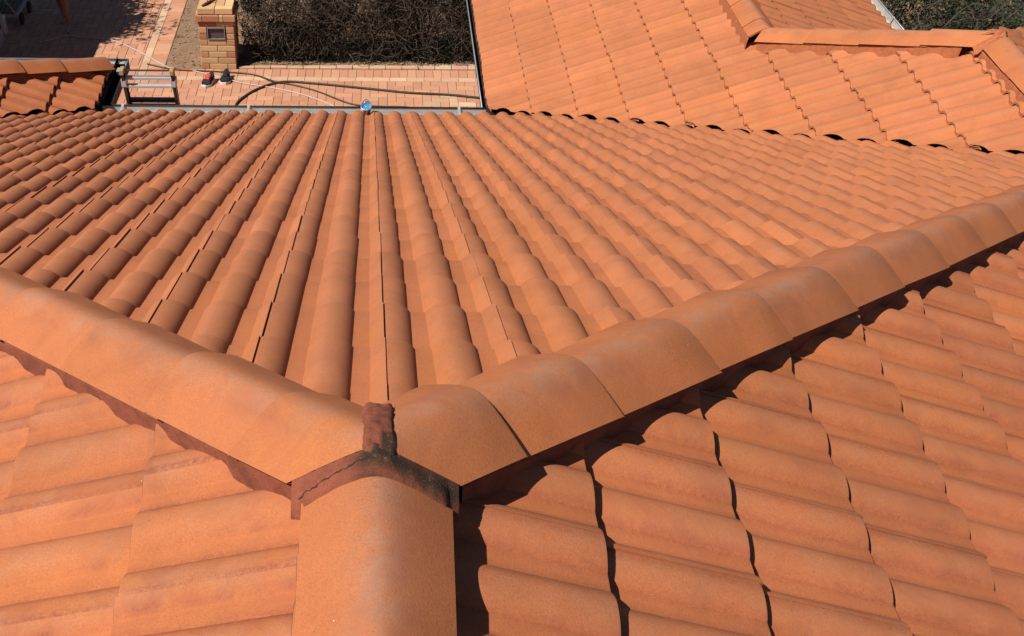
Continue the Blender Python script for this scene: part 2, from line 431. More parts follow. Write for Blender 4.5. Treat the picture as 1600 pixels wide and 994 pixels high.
tile_face('roof_slope', (0, 1), (-1, 0), zA, 5.25, -3.015 - 0 * G, (4.3, 11.2), (-4.25, -0.98),
          [(-1, -1, -(VR + 0.0), True), (1, 0, 4.15, True), (1, 0, 3.03, False), (1, 1, HR2, False), (0, 1, 11.2, True)],
          lambda x, y, m: x + y > VR - m and x < 4.15 + m and (x < 3.03 + m or x + y < HR2 + m), M['tile'], house, 15, clipz=0.006, hs=0.8, THICK=0.022, G=0.3325)
tile_face('roof_slope', (0, -1), (1, 0), zB, -7.1, 3.15, (-11.2, -7.0), (3.0, 5.12),
          [(-1, 0, -3.04, True), (1, -1, -3.97, True), (0, 1, 11.2, True)], None, M['tile'], house, 16)
tile_face('roof_slope', (1, 0), (0, 1), zC, 3.0, 7.3, (3.0, 6.5), (5.9, 9.3),
          [(-1, -1, -HR2, True), (-1, 1, 3.97, True), (1, -1, 4.26 + 4.12 - 5.91 - 4.3, False)],
          lambda x, y, m: x + y > HR2 - m and y - x < 3.97 + m and (y - x > 1.79 - m), M['tile'], house, 17)
HW = 10.12        # left wing hip  y - x
tile_face('roof_slope', (0, -1), (1, 0), zW, -6.817, -2.33, (-8.4, -3.0), (-6.0, -2.3),
          [(1, -1, -(VL + 0.0), True), (-1, 1, HW, True)],
          lambda x, y, m: y - x > VL - m and y - x < HW + m, M['tile_shaded'], house, 18, clipz=0.012, hs=0.9)
zE = lambda x, y: -S * (y - HW + VL)       # end slope of the left wing, falling +Y
tile_face('roof_slope', (1, 0), (0, 1), zE, 0.1, 8.27, (-7, -1.7), (4.0, 8.3),
          [(1, -1, -HW, True), (-1, 0, 6.5, True), (1, 0, -2.40, True)],
          lambda x, y, m: y - x > HW - m, M['tile_shaded'], house, 19)

# sarking sheets under the tiles, closed roof body
mb = MB()
def sheet(pts, zf, dz=-0.06):
    vs = [(x, y, zf(x, y) + dz) for x, y in pts]; mb.add(vs, [tuple(range(len(vs)))])
sheet([(0, 0), (4.25, 4.25), (1.46, 7.04), (-2.3, 7.04), (-4.68, 4.68)], zF)
sheet([(0, 0), (0, -4), (5.6, -4), (5.6, 4.26), (4.26, 4.26)], zR)
sheet([(4.2, 4.27), (6.2, 4.27), (6.2, 8.0), (4.13, 5.92)], zR)
sheet([(0, 0), (-3.6, 3.6), (-3.6, -4), (0, -4)], zL)
sheet([(4.26, 4.26), (4.12, 5.91), (3.03, 7.0), (3.03, 11.2), (1.08, 11.2), (1.08, 7.43)], zA)
sheet([(3.03, 7.0), (3.03, 11.2), (5.1, 11.2), (5.1, 9.07)], zB)
sheet([(3.03, 7.0), (4.12, 5.91), (6.2, 8.0), (5.1, 9.07)], zC)
sheet([(-4.68, 4.68), (-2.33, 7.03), (-2.33, 7.79), (-4.9, 5.22)], zW)
sheet([(-2.42, 7.70), (-2.42, 8.26), (-6.4, 8.26), (-6.4, 3.72)], zE)
mb.build('roof_underlay', M['underlay'], house, recalc=False)
# valley trays
for (p0, p1, zf, sx) in (((1.28, 7.25), (4.2, 4.30), lambda t: 0, 1), ((-2.28, 7.08), (-4.6, 4.75), lambda t: 0, -1)):
    a = Vector((p0[0], p0[1], -S * p0[1])); b_ = Vector((p1[0], p1[1], -S * p1[1]))
    c_ = Vector((1, 1, 0)).normalized() if sx > 0 else Vector((-1, 1, 0)).normalized()
    P = []
    for k in range(13):
        q = a.lerp(b_, k / 12); P.append([q - c_ * 0.12 + Vector((0, 0, 0.02)), q + Vector((0, 0, -0.012)), q + c_ * 0.14 + Vector((0, 0, 0.02))])
    mb = MB(); mb.grid(P); mb.build('valley_tray', M['tray'], house, recalc=False)

# ------------------------------------------------------------------ ridge and hip caps
CW = 0.121; CR = 0.030; CA = 0.80
def cap_z(u, w_=CW): return -(math.sqrt((CA * u) ** 2 + CR ** 2) - CR)
CAP_H = -cap_z(CW)
def cap_mesh(length, wdn=1.03, r=None, skew=0.0, w0=0.975):
    """x: along (down-hip end at x=length, riding up), y: across, z: up from the crest line; open underneath with thickness"""
    us = [CW * q for q in (-1, -0.985, -0.9, -0.75, -0.6, -0.45, -0.32, -0.2, -0.1, 0, 0.1, 0.2, 0.32, 0.45, 0.6, 0.75, 0.9, 0.985, 1)]
    xs = [0, length * 0.33, length * 0.66, length - 0.006, length]
    mb_ = MB(); th = 0.013; n = len(us)
    top = []; bot = []
    for i, x in enumerate(xs):
        f = x / length; wd = w0 + (wdn - w0) * f; e = 0.003 if i == len(xs) - 1 else 0
        rt = []; rb = []
        for u in us:
            wob = mnoise.noise(Vector((x * 9, u * 9, skew))) * 0.0018
            z = cap_z(u) + wob - e; xx = x + skew * 0.012 * u / CW
            rt.append((xx, u * wd, z)); rb.append((xx, u * wd * 0.93, z - th * (1 if abs(u) < CW * 0.95 else 0.3)))
        top.append(rt); bot.append(rb)
    col = (r.uniform(0.2, 0.8) if r else 0.5, 0, r.uniform(0, 0.7) if r else 0.3)
    for i in range(len(xs)):
        for k in range(n): mb_.v.append(top[i][k]); mb_.c.append((col[0], max(0, 1 - abs(us[k]) / (CW * 0.55)), col[2]))
    o = len(mb_.v)
    for i in range(len(xs)):
        for k in range(n): mb_.v.append(bot[i][k]); mb_.c.append((col[0], 0, col[2]))
    for i in range(len(xs) - 1):
        for k in range(n - 1):
            a = i * n + k
            mb_.f.append((a, a + 1, a + n + 1, a + n)); mb_.f.append((o + a, o + a + n, o + a + n + 1, o + a + 1))
        for k in (0, n - 1):
            a = i * n + k; mb_.f.append((a, a + n, o + a + n, o + a))
    for k in range(n - 1):
        for i in (0, len(xs) - 1):
            a = i * n + k; mb_.f.append((a, a + 1, o + a + 1, o + a))
    mb_.mi = [0] * len(mb_.f)
    return mb_
def cap_frame(A, B):
    X = (B - A).normalized(); Y = Vector((0, 0, 1)).cross(X).normalized(); Z = X.cross(Y)
    # across stays level; section stays upright
    m = Matrix(((X.x, Y.x, 0, A.x), (X.y, Y.y, 0, A.y), (X.z, Y.z, 1, A.z), (0, 0, 0, 1)))
    return m
crng = random.Random(5)
def cap_run(P, d, ts, zc, lift=0.013, clip=None, lap=0.06, first_lap=0.0, jit=1.0):
    """caps ending at each ts (plan parameter along d), each lapping over the next one down-hip"""
    P = Vector(P); d = Vector(d); out = []
    for a, b_ in zip(ts[:-1], ts[1:]):
        h0 = zc + CAP_H
        st = a - (lap / d.length if a != ts[0] else first_lap)
        A = P + d * st + Vector((0, 0, h0 - (0.002 if a != ts[0] else 0)))
        lf = lift[min(len(lift) - 1, ts.index(b_) - 1)] if isinstance(lift, (list, tuple)) else lift
        if isinstance(lift, (list, tuple)) and a != ts[0]: A = A - Vector((0, 0, 0.003))
        B = P + d * b_ + Vector((0, 0, h0 + lf + crng.uniform(-0.002, 0.002) * jit))
        L = (B - A).length
        near = isinstance(lift, (list, tuple)) and b_ < 2.0
        mb_ = cap_mesh(L, (1.11 if lift[0] > 0.01 else 1.05) if near else 1.045, crng, crng.uniform(-1, 1) * jit, (0.95 if lift[0] > 0.01 else 0.985) if near else 0.975)
        m = cap_frame(A, B); n_ = Vector((m[0][1], m[1][1], 0))
        off = n_ * crng.uniform(-0.003, 0.003) * jit
        rot = crng.uniform(-0.010, 0.010) * jit
        mb_.v = [tuple((m @ Vector((v[0], v[1] + v[0] * rot, v[2]))) + off) for v in mb_.v]
        o = mb_.build('ridge_cap', M['cap'], house, smooth=True, angle=R_(40))
        if clip and a == ts[0]:
            bm = bmesh.new(); bm.from_mesh(o.data)
            for co, no in clip:
                bmesh.ops.bisect_plane(bm, geom=bm.verts[:] + bm.edges[:] + bm.faces[:], plane_co=co, plane_no=no, clear_outer=True)
            bm.to_mesh(o.data); bm.free()
        out.append(o)
    return out
tsR = [-0.10, 0.19, 0.408, 0.686, 0.964, 1.244, 1.516, 1.80, 2.08, 2.36, 2.64, 2.92, 3.20, 3.48, 3.76, 4.04, 4.26]
tsL = [-0.10, 0.172, 0.385, 0.62, 0.88, 1.15, 1.43, 1.71, 1.99, 2.27, 2.55, 2.83, 3.11, 3.39]
cap_run((0, 0, 0), (1, 1, -S), tsR, 0.034, [0.017, 0.014, 0.014, 0.012, 0.009, 0.008, 0.008, 0.008], clip=[((0.006, 0, 0), (-1, 0, 0)), ((0, -0.026, 0), (0, -1, 0))])
cap_run((0, 0, 0), (-1, 1, -S), tsL, 0.036, [0.007, 0.008, 0.009, 0.008, 0.008], clip=[((-0.008, 0, 0), (1, 0, 0)), ((0, -0.026, 0), (0, -1, 0))], jit=0.7)
# the ridge runs level towards the camera; caps lap towards the junction
cap_run((0, -1.86, 0), (0, 1, 0), [0, 0.42, 0.84, 1.32, 1.784], 0.014, 0.006, jit=0.5)
# right wing: its own ridge, hips and upper ridge
cap_run((3.03, 11.2, zA(3.03, 0) + 0.03), (0, -1, 0), [0, 0.4, 0.8, 1.2, 1.6, 2.0, 2.4, 2.8, 3.2, 3.6, 4.02, 4.22], 0.034, 0.010)
cap_run((4.14, 5.89, zA(4.12, 0) + 0.03), (-1, 1, -S), [-0.03, 0.29, 0.57, 0.85, 1.12], 0.036, 0.012)
cap_run((4.14, 5.89, zA(4.12, 0) + 0.03), (1, 1, -S), [-0.03, 0.29, 0.57, 0.85, 1.12, 1.4, 1.7, 2.0], 0.036, 0.012)
cap_run((4.15, 4.2, zA(4.15, 0) + 0.03), (0, 1, 0), [0, 0.41, 0.82, 1.23, 1.6], 0.016, 0.010)
# left wing hip
cap_run((-4.9, -4.9 + HW, zW(-4.9, 0) + 0.02), (1, 1, -S), [0, 0.29, 0.57, 0.85, 1.13, 1.41, 1.68, 1.95, 2.22, 2.55], 0.036, 0.016)

# pointing: vertical mortar bed under the cap edges
def wob(x, y, z, f, a): return mnoise.noise(Vector((x * f, y * f, z * f))) * a
def bed(P, d, t0, t1, zc, depth=0.10, inset=0.010, sides=(-1, 1), mat='pointing', name='mortar_bed'):
    P = Vector(P); d = Vector(d); dn = Vector((d.x, d.y, 0)).normalized(); nn = Vector((-dn.y, dn.x, 0))
    for sd_ in sides:
        mbx = MB(); rows = []; nst = max(8, int((t1 - t0) * d.length / 0.012)); cols = []
        for k in range(nst + 1):
            t = t0 + (t1 - t0) * k / nst; q = P + d * t
            row = []
            for h, o in ((-0.002, -0.012), (-0.010, -0.001), (-0.018, 0.0), (-0.03, 0.001), (-0.055, 0.003), (-depth, 0.006)):
                w0 = (CW - inset + o) + wob(t * 3 + 5 * sd_, h, 0.3, 9, 0.004) + wob(t * 10, h * 6, sd_, 9, 0.0016)
                p = q + nn * (sd_ * w0) + Vector((0, 0, zc + h)); row.append(p)
            rows.append(row)
        mbx.grid(rows, (0, 0, 0))
        mbx.build(name, M[mat], house, smooth=True, recalc=True)
bed((0, 0, 0), (1, 1, -S), 0.075, 4.25, 0.032)
bed((0, 0, 0), (-1, 1, -S), 0.06, 3.6, 0.034)
bed((0, -1.86, 0), (0, 1, 0), 0, 1.83, 0.012, depth=0.08)
bed((3.03, 11.2, zA(3.03, 0) + 0.03), (0, -1, 0), 0, 4.2, 0.036, mat='pointing_clay')
bed((4.12, 5.91, zA(4.12, 0) + 0.03), (-1, 1, -S), 0.08, 1.08, 0.038, mat='pointing_clay')
bed((4.12, 5.91, zA(4.12, 0) + 0.03), (1, 1, -S), 0.08, 2.0, 0.038, mat='pointing_clay')
bed((4.15, 4.2, zA(4.15, 0) + 0.03), (0, 1, 0), 0, 1.62, 0.014, mat='pointing_clay')
bed((-4.9, -4.9 + HW, zW(-4.9, 0) + 0.02), (1, 1, -S), 0, 2.40, 0.036)

# junction flashing of mortar where the ridge meets the two hips
def hip_crest(x, y, zc=0.034):
    """height of the hip cap surface over plan point"""
    best = -9
    for sx in (1, -1):
        t = (sx * x + y) / 2; off = abs(sx * x - y) / math.sqrt(2)
        if t > -0.15 and off < CW * 1.02 and sx * x > -0.012:
            best = max(best, zc + CAP_H - S * t + cap_z(off) + (0.020 if sx > 0 else 0.009) * (t + 0.1) / 0.28)
    return best
from mathutils.bvhtree import BVHTree
def caps_bvh():
    bmc = bmesh.new()
    for o in bpy.data.objects:
        if o.name.startswith('ridge_cap'): bmc.from_mesh(o.data)
    b = BVHTree.FromBMesh(bmc); bmc.free(); return b
CAPS = caps_bvh()
def cap_top(x, y, dflt):
    h = CAPS.ray_cast(Vector((x, y, 3)), Vector((0, 0, -1)))
    return h[0].z if h[0] is not None else dflt
def ridge_top(x): return 0.014 + CAP_H + cap_z(min(abs(x), CW)) + 0.006
def junction(ox, oy, oz, mat='pointing'):
    mbj = MB(); rows = []; cols = []
    N = 70
    for k in range(N + 1):
        x = -0.142 + 0.284 * k / N
        yt = -0.024 + (0.002 if abs(x) < 0.02 else 0.0)
        hc = hip_crest(x, yt)
        zt = cap_top(x + ox, -0.0235 + oy, (hc if hc > -1 else 0.03) + oz) - oz
        if abs(zt - (hc if hc > -1 else 0.03)) > 0.03: zt = hc if hc > -1 else 0.03
        zt -= 0.0005
        yt2 = yt
        if abs(x) <= CW * 1.0:
            zb = ridge_top(x) + 0.001; yb = -0.070 - 0.022 * (abs(x) / CW) + wob(x, 1, 3, 40, 0.004)
        else:
            over = (abs(x) - CW) / 0.03
            zb = ridge_top(CW) - 0.018 * min(1, over) - 0.010; yb = -0.088 + 0.02 * over
        lich = math.exp(-((x - 0.015) / 0.045) ** 2) + math.exp(-((x - 0.125) / 0.05) ** 2)
        lich = min(1, lich * 1.6)
        row = []
        for q in range(9):
            f = max(0, q - 1) / 7
            y = (yt2 - 0.0035) + (yb - 0.004 - yt2 + 0.0035) * f; z = zt + (zb - zt) * (f ** 0.85)
            z += 0.006 * math.sin(math.pi * f) + wob(x, f * 0.05, 1, 30, 0.006) * math.sin(math.pi * min(1, f + 0.1)) + wob(x, f * 0.06, 2, 110, 0.0025)
            if q == 8: z -= 0.014
            if q == 0: y += 0.018; z -= 0.010
            row.append((x + ox, y + oy, z + oz)); cols.append((lich * (0.35 + 0.65 * math.sin(math.pi * min(1, f + 0.15))), 0, 0))
        rows.append(row)
    o0 = len(mbj.v); mbj.grid(rows); mbj.c[o0:] = cols
    # plug running back between the two hip caps
    rows = []; cols = []
    for k in range(32):
        f = (k - 4) / 27; y = -0.030 + 0.155 * f
        # valley height between the caps: seated on the lower of the two surfaces
        zc_ = max(cap_top(-0.021 + ox, max(y, -0.02) + oy, oz), cap_top(0.026 + ox, max(y, -0.02) + oy, oz)) - oz + 0.0045 - (0.0 if f >= 0 else 0.12 * (-f) ** 1.2 * 2.2)
        
        w_ = 0.0235 + 0.0015 * math.sin(f * 9) + wob(y, 4, 1, 40, 0.004)
        row = []
        for q in range(11):
            a = math.pi * q / 10
            x = 0.004 - math.cos(a) * w_ * (1.0 if 0 < q < 10 else 1.25)
            side = 0.007 if q < 6 else 0.004
            z = zc_ - 0.003 + min(1, 1.6 * math.sin(a)) * side + wob(x, y, 7, 70, 0.005) + wob(x, y, 9, 190, 0.002) - (0.012 if q in (0, 10) else 0)
            z += 0.006 * max(0, f)
            row.append((x + ox, y + oy, z + oz)); cols.append((0.9 if (f < 0.25 and q > 5) else (0.35 if q > 6 else 0), 0, 0))  # right half of the plug darker: its shaded side put into the tint
        rows.append(row)
    o0 = len(mbj.v); mbj.grid(rows); mbj.c[o0:] = cols
    mbj.build('junction_mortar', M[mat], house, smooth=True, recalc=True)
    return
junction(0, 0, 0)
junction(4.14, 5.89, zA(4.12, 0) + 0.03, 'pointing_clay')
# hairline crack in the flashing
mb = MB(); cr = random.Random(3); last = None
pts = []
for k in range(40):
    x = -0.128 + 0.125 * k / 39
    cw_ = globals().get('cw_', 0.0) * 0.8 + cr.uniform(-0.0028, 0.0028)
    y = -0.050 - 0.014 * (abs(x) / 0.12) + cw_
    pts.append((x, y))
bpy.context.view_layer.update()
jm = [o for o in bpy.data.objects if o.name == 'junction_mortar'][0]
from mathutils.bvhtree import BVHTree
bmj = bmesh.new(); bmj.from_mesh(jm.data); bvj = BVHTree.FromBMesh(bmj); bmj.free()
seg = []
for (x, y) in pts:
    h = bvj.ray_cast(Vector((x, y, 1)), Vector((0, 0, -1)))
    if h[0] is not None: seg.append(h[0] + Vector((0, 0, 0.0004)))
if len(seg) > 3: mb.tube(seg, [0.0011 + 0.0005 * math.sin(i) for i in range(len(seg))], 5)
mb.build('mortar_crack', M['underlay'], house)

# ------------------------------------------------------------------ gutters
def gutter(A, B, out, w_=0.115, depth=0.085, lip='gutter_lip', name='gutter', brackets=(), inner='gutter'):
    """A->B along the eave at the rim height of the outer lip; out: unit plan vector away from the wall"""
    A = Vector(A); B = Vector(B); out = Vector(out)
    prof = [(-w_ - 0.02, 0.03), (-w_ - 0.02, -depth), (-0.012, -depth), (0.0, -depth + 0.012), (0.0, 0.0)]
    root = empty(name); root.parent = house
    mbg = MB(); th = 0.002
    nseg = max(2, int((B - A).length / 0.25)); rows = []
    for k in range(nseg + 1):
        q = A.lerp(B, k / nseg); rows.append([q + out * o + Vector((0, 0, z)) for o, z in prof])
    mbg.grid(rows)
    rows2 = [[p + out * (th if i > 2 else 0) + Vector((0, 0, -th if 0 < i < 4 else 0)) for i, p in enumerate(r)] for r in rows]
    mbg.grid(rows2)
    g_ = mbg.build('gutter_channel', M[inner], root, recalc=False)
    mbg = MB(); mbg.tube([A + Vector((0, 0, 0.001)), B + Vector((0, 0, 0.001))], 0.0065, 8)
    mbg.build('rim_bead', M[lip], root, smooth=True)
    if brackets:
        for t in brackets:
            q = A.lerp(B, t); ax = (B - A).normalized(); mbg = MB()
            P = []
            for o, z in ((-w_ - 0.015, 0.006), (-w_ * 0.6, 0.0), (-0.02, 0.002), (0.004, 0.010), (0.010, -0.004)):
                c_ = q + out * o + Vector((0, 0, z)); P.append([c_ - ax * 0.011, c_ + ax * 0.011])
            mbg.grid(P); P2 = [[a + Vector((0, 0, 0.002)) for a in r] for r in P]; mbg.grid(P2)
            mbg.build('gutter_bracket', M['bracket'], root)
    return root
gz = -2.83
gutter((-2.33, 7.30, gz), (0.985, 7.30, gz), (0, 1, 0), 0.22, 0.075, 'gutter_shade', 'eave_gutter', brackets=[0.055, 0.385, 0.68, 0.93])
gutter((0.985, 7.31, -2.975), (0.985, 11.2, -2.975), (-1, 0, 0), 0.08, 0.05, 'gutter_lip', 'eave_gutter', inner='gutter_shade')
gutter((-2.335, 8.55, -2.975), (-2.335, 7.31, -2.975), (1, 0, 0), 0.08, 0.10, 'gutter_lip', 'eave_gutter', inner='gutter_shade')
gutter((-6.6, 8.555, -2.975), (-2.335, 8.555, -2.975), (0, 1, 0), 0.15, 0.06, 'gutter_lip', 'eave_gutter')
gutter((5.27, 9.2, -3.0), (5.27, 11.2, -3.0), (1, 0, 0), 0.13, 0.08, 'gutter_lip', 'eave_gutter', brackets=[0.25])
# bright plate added for the sunlit gutter floor at the left wing corner
mb = MB(); q_ = [(-2.50, 8.50), (-2.365, 8.515), (-2.37, 8.21), (-2.435, 8.36)]
mb.add([(a, b_, -2.984) for a, b_ in q_] + [(a, b_, -2.980) for a, b_ in q_], [(3, 2, 1, 0), (4, 5, 6, 7)] + [(i, (i + 1) % 4, (i + 1) % 4 + 4, i + 4) for i in range(4)])
mb.build('gutter_lit_floor', M['bracket'], house)
# painted reflections: light metal dashes along the foot of the gutter wall
for k in range(21):
    x = -2.17 + k * 0.15
    mb = MB(); mb.box((x - 0.014, 7.285, gz - 0.060), (x + 0.014, 7.2965, gz - 0.046)); mb.build('gutter_glint', M['bracket'], house)

# walls under the eaves, fascia, soffit
def wall(x0, y0, x1, y1, z1):
    mb = MB(); mb.box((min(x0, x1) - 0.001, min(y0, y1) - 0.001, GZ - 0.3), (max(x0, x1) + 0.11, max(y0, y1) + 0.11, z1), (0.42, 0.22, 0.12)); mb.build('wall', M['brick'], house)
wall(-2.9, 6.65, 1.5, 6.65, -2.95); wall(1.5, 6.76, 1.5, 11.1, -3.1); wall(-2.95, 6.76, -2.95, 8.0, -3.05)
wall(-6.4, 8.0, -2.951, 8.0, -3.05); wall(4.6, 7.0, 4.6, 11.1, -3.1)
for lo, hi in (((-2.32, 7.035, -3.0), (1.06, 7.055, -2.84)), ((1.08, 7.33, -3.12), (1.105, 11.2, -2.97)), ((-2.455, 7.15, -3.12), (-2.43, 8.40, -2.96)),
               ((-6.4, 8.375, -3.10), (-2.456, 8.40, -2.96)), ((5.11, 9.1, -3.15), (5.135, 11.2, -2.99))):
    mb = MB(); mb.box(lo, hi); mb.build('fascia', M['ladder_dark'], house)
for lo, hi in (((-2.9, 6.762, -3.02), (1.5, 7.03, -3.001)), ((1.106, 7.2, -3.14), (1.5, 11.1, -3.121)), ((-2.85, 7.1, -3.14), (-2.456, 8.37, -3.121))):
    mb = MB(); mb.box(lo, hi); mb.build('soffit', M['pale_frame'], house)

# ------------------------------------------------------------------ ground and paving
mb = MB(); P = []
mb.add([(-600, -600, GZ - 0.10), (600, -600, GZ - 0.10), (600, 600, GZ - 0.10), (-600, 600, GZ - 0.10)], [(0, 1, 2, 3)])
tag(mb.build('ground', M['soil'], recalc=False), kind='structure')
mb = MB()
mb.add([(-9.0, 7.0, GZ - 0.006), (-2.905, 7.0, GZ - 0.006), (-2.905, 24, GZ - 0.006), (-9.0, 24, GZ - 0.006)], [(0, 1, 2, 3)])
mb.add([(-2.9049, 6.8, GZ - 0.006), (1.5, 6.8, GZ - 0.006), (1.5, 13.08, GZ - 0.006), (-2.9049, 13.08, GZ - 0.006)], [(0, 1, 2, 3)])
tag(mb.build('paving_bed', M['joint_sand'], recalc=False), kind='structure')
pr = random.Random(21)
RED = [(0.58, 0.29, 0.18), (0.62, 0.315, 0.195), (0.55, 0.265, 0.16), (0.60, 0.32, 0.205), (0.57, 0.28, 0.185)]
RED = [kc((c[0], c[1] * 0.97, c[2] * 0.93)) for c in RED]
CRM = [(0.66, 0.42, 0.21), (0.70, 0.46, 0.24), (0.62, 0.38, 0.19)]
CRM = [kc((c[0] * 0.97, c[1], c[2] * 1.25)) for c in CRM]
def paver(mb_, x0, y0, x1, y1, cols):
    g = 0.0028; c = pr.choice(cols); v = pr.uniform(0.93, 1.07); c = tuple(min(1, q * v) for q in c)
    z = GZ + pr.gauss(0, 0.0009); b_ = 0.004; tx = pr.gauss(0, 0.0006)
    lo = GZ - 0.02
    vs = [(x0 + g, y0 + g, lo), (x1 - g, y0 + g, lo), (x1 - g, y1 - g, lo), (x0 + g, y1 - g, lo),
          (x0 + g, y0 + g, z - b_ * 0.7), (x1 - g, y0 + g, z - b_ * 0.7), (x1 - g, y1 - g, z - b_ * 0.7), (x0 + g, y1 - g, z - b_ * 0.7),
          (x0 + g + b_, y0 + g + b_, z - tx), (x1 - g - b_, y0 + g + b_, z + tx), (x1 - g - b_, y1 - g - b_, z + tx), (x0 + g + b_, y1 - g - b_, z - tx)]
    mb_.add(vs, [(0, 1, 5, 4), (1, 2, 6, 5), (2, 3, 7, 6), (3, 0, 4, 7), (4, 5, 9, 8), (5, 6, 10, 9), (6, 7, 11, 10), (7, 4, 8, 11), (8, 9, 10, 11)], c)
CELL = 0.1175
def herring(mb_, X0, Y0, X1, Y1, cream=()):
    nx0, nx1 = math.floor(X0 / CELL) - 1, math.ceil(X1 / CELL) + 1
    ny0, ny1 = math.floor(Y0 / CELL) - 1, math.ceil(Y1 / CELL) + 1
    for i in range(nx0, nx1):
        for j in range(ny0, ny1):
            d = (i - j) % 4
            if d == 0: bx = (i, j, i + 2, j + 1)
            elif d == 3: bx = (i, j, i + 1, j + 2)
            else: continue
            x0, y0, x1, y1 = [q * CELL for q in bx]
            x0, x1 = max(x0, X0), min(x1, X1); y0, y1 = max(y0, Y0), min(y1, Y1)
            if x1 - x0 < 0.02 or y1 - y0 < 0.02: continue
            cx, cy = (x0 + x1) / 2, (y0 + y1) / 2
            col = CRM if any(abs(cx - a) < 0.07 and abs(cy - b_) < 0.09 for a, b_ in cream) else RED
            paver(mb_, x0, y0, x1, y1, col)
mb = MB()
herring(mb, -7.6, 8.7, -3.255, 19.0)
herring(mb, -3.255, 7.3, 1.5, 12.71, cream=[(0.78, 12.0), (0.90, 12.16), (1.02, 12.25), (1.13, 12.1), (1.25, 12.0), (0.78, 11.85), (1.3, 11.95)])
y = 12.71
x = -3.255
while x < 1.5: paver(mb, x, 12.71, min(x + 0.235, 1.5), 12.825, CRM); x += 0.235
x = -2.905
while x < 1.5: paver(mb, x, 12.825, min(x + 0.118, 1.5), 13.06, RED); x += 0.118
y = 12.825
while y < 19: paver(mb, -3.255, y, -3.14, y + 0.235, CRM); y += 0.235
y = 12.825
while y < 19: paver(mb, -3.14, y, -2.905, y + 0.118, RED); y += 0.118
tag(mb.build('brick_paving', M['paver'], recalc=False), kind='structure')
# garden bed soil
mb = MB(); rows = []
for i in range(80):
    x = -2.89 + 1.5 * i / 79 if i < 60 else -1.75 + 3.4 * (i - 59) / 20
    row = []
    for j in range(60):
        yy = 13.075 + 4.5 * (j / 59) ** 1.5
        row.append((x, yy, GZ - 0.005 + 0.02 * min(1, j / 5) + wob(x, yy, 0, 3, 0.02) + wob(x, yy, 5, 14, 0.012)))
    rows.append(row)
mb.grid(rows); tag(mb.build('garden_soil', M['soil'], smooth=True, recalc=False), kind='structure')
# leaf litter on the bed
lr = random.Random(31); mb = MB()
for k in range(2900):
    if k < 420: x = lr.uniform(-2.90, -2.36); yy = 13.08 + 2.7 * lr.random() ** 1.1
    elif k < 4700: x = lr.uniform(-1.88, 1.48); yy = 13.16 + abs(lr.gauss(0, 0.10))
    else: x = lr.uniform(-1.9, 1.48); yy = lr.gauss(12.98, 0.10)
    zg = GZ + (0.016 + wob(x, yy, 0, 3, 0.02) + 0.012 * lr.random() if yy > 13.09 else 0.004)
    a = lr.uniform(0, 6.28); l = lr.uniform(0.006, 0.026); w2 = l * lr.uniform(0.2, 0.6)
    ca, sa = math.cos(a), math.sin(a); t1, t2 = lr.uniform(-0.006, 0.010), lr.uniform(-0.004, 0.010)
    c_ = (lr.random() ** 0.8, 0, 0)
    mb.add([(x - ca * l, yy - sa * l, zg + t1), (x - sa * w2, yy + ca * w2, zg + t2), (x + ca * l, yy + sa * l, zg + 0.004), (x + sa * w2, yy - ca * w2, zg + 0.002)], [(0, 1, 2, 3)], c_)
tag(mb.build('leaf_litter', M['litter'], recalc=False), 'dry leaves and twigs littering the garden bed beside the brick pillar and kerb', 'leaf litter', kind='stuff')
# kerb stones
kr = random.Random(8); mb = MB(); x = -1.86
while x < 1.49:
    l = 0.23; f = (x + 1.86) / 3.3; y0 = 13.068 + 0.0 * f; y1 = 13.10 + 0.10 * f
    c = kr.choice(CRM); c = tuple(q * kr.uniform(0.85, 1.02) for q in c)
    mb.cbox((x + 0.004, y0 + kr.uniform(-0.003, 0.003), GZ - 0.05), (min(x + l, 1.49) - 0.004, y1 + 0.02, GZ + 0.022 + kr.uniform(-0.004, 0.004)), 0.006, c); x += l
tag(mb.build('garden_kerb', M['brick']), 'low cream brick kerb edging the bare hedge along the paving', 'kerb')

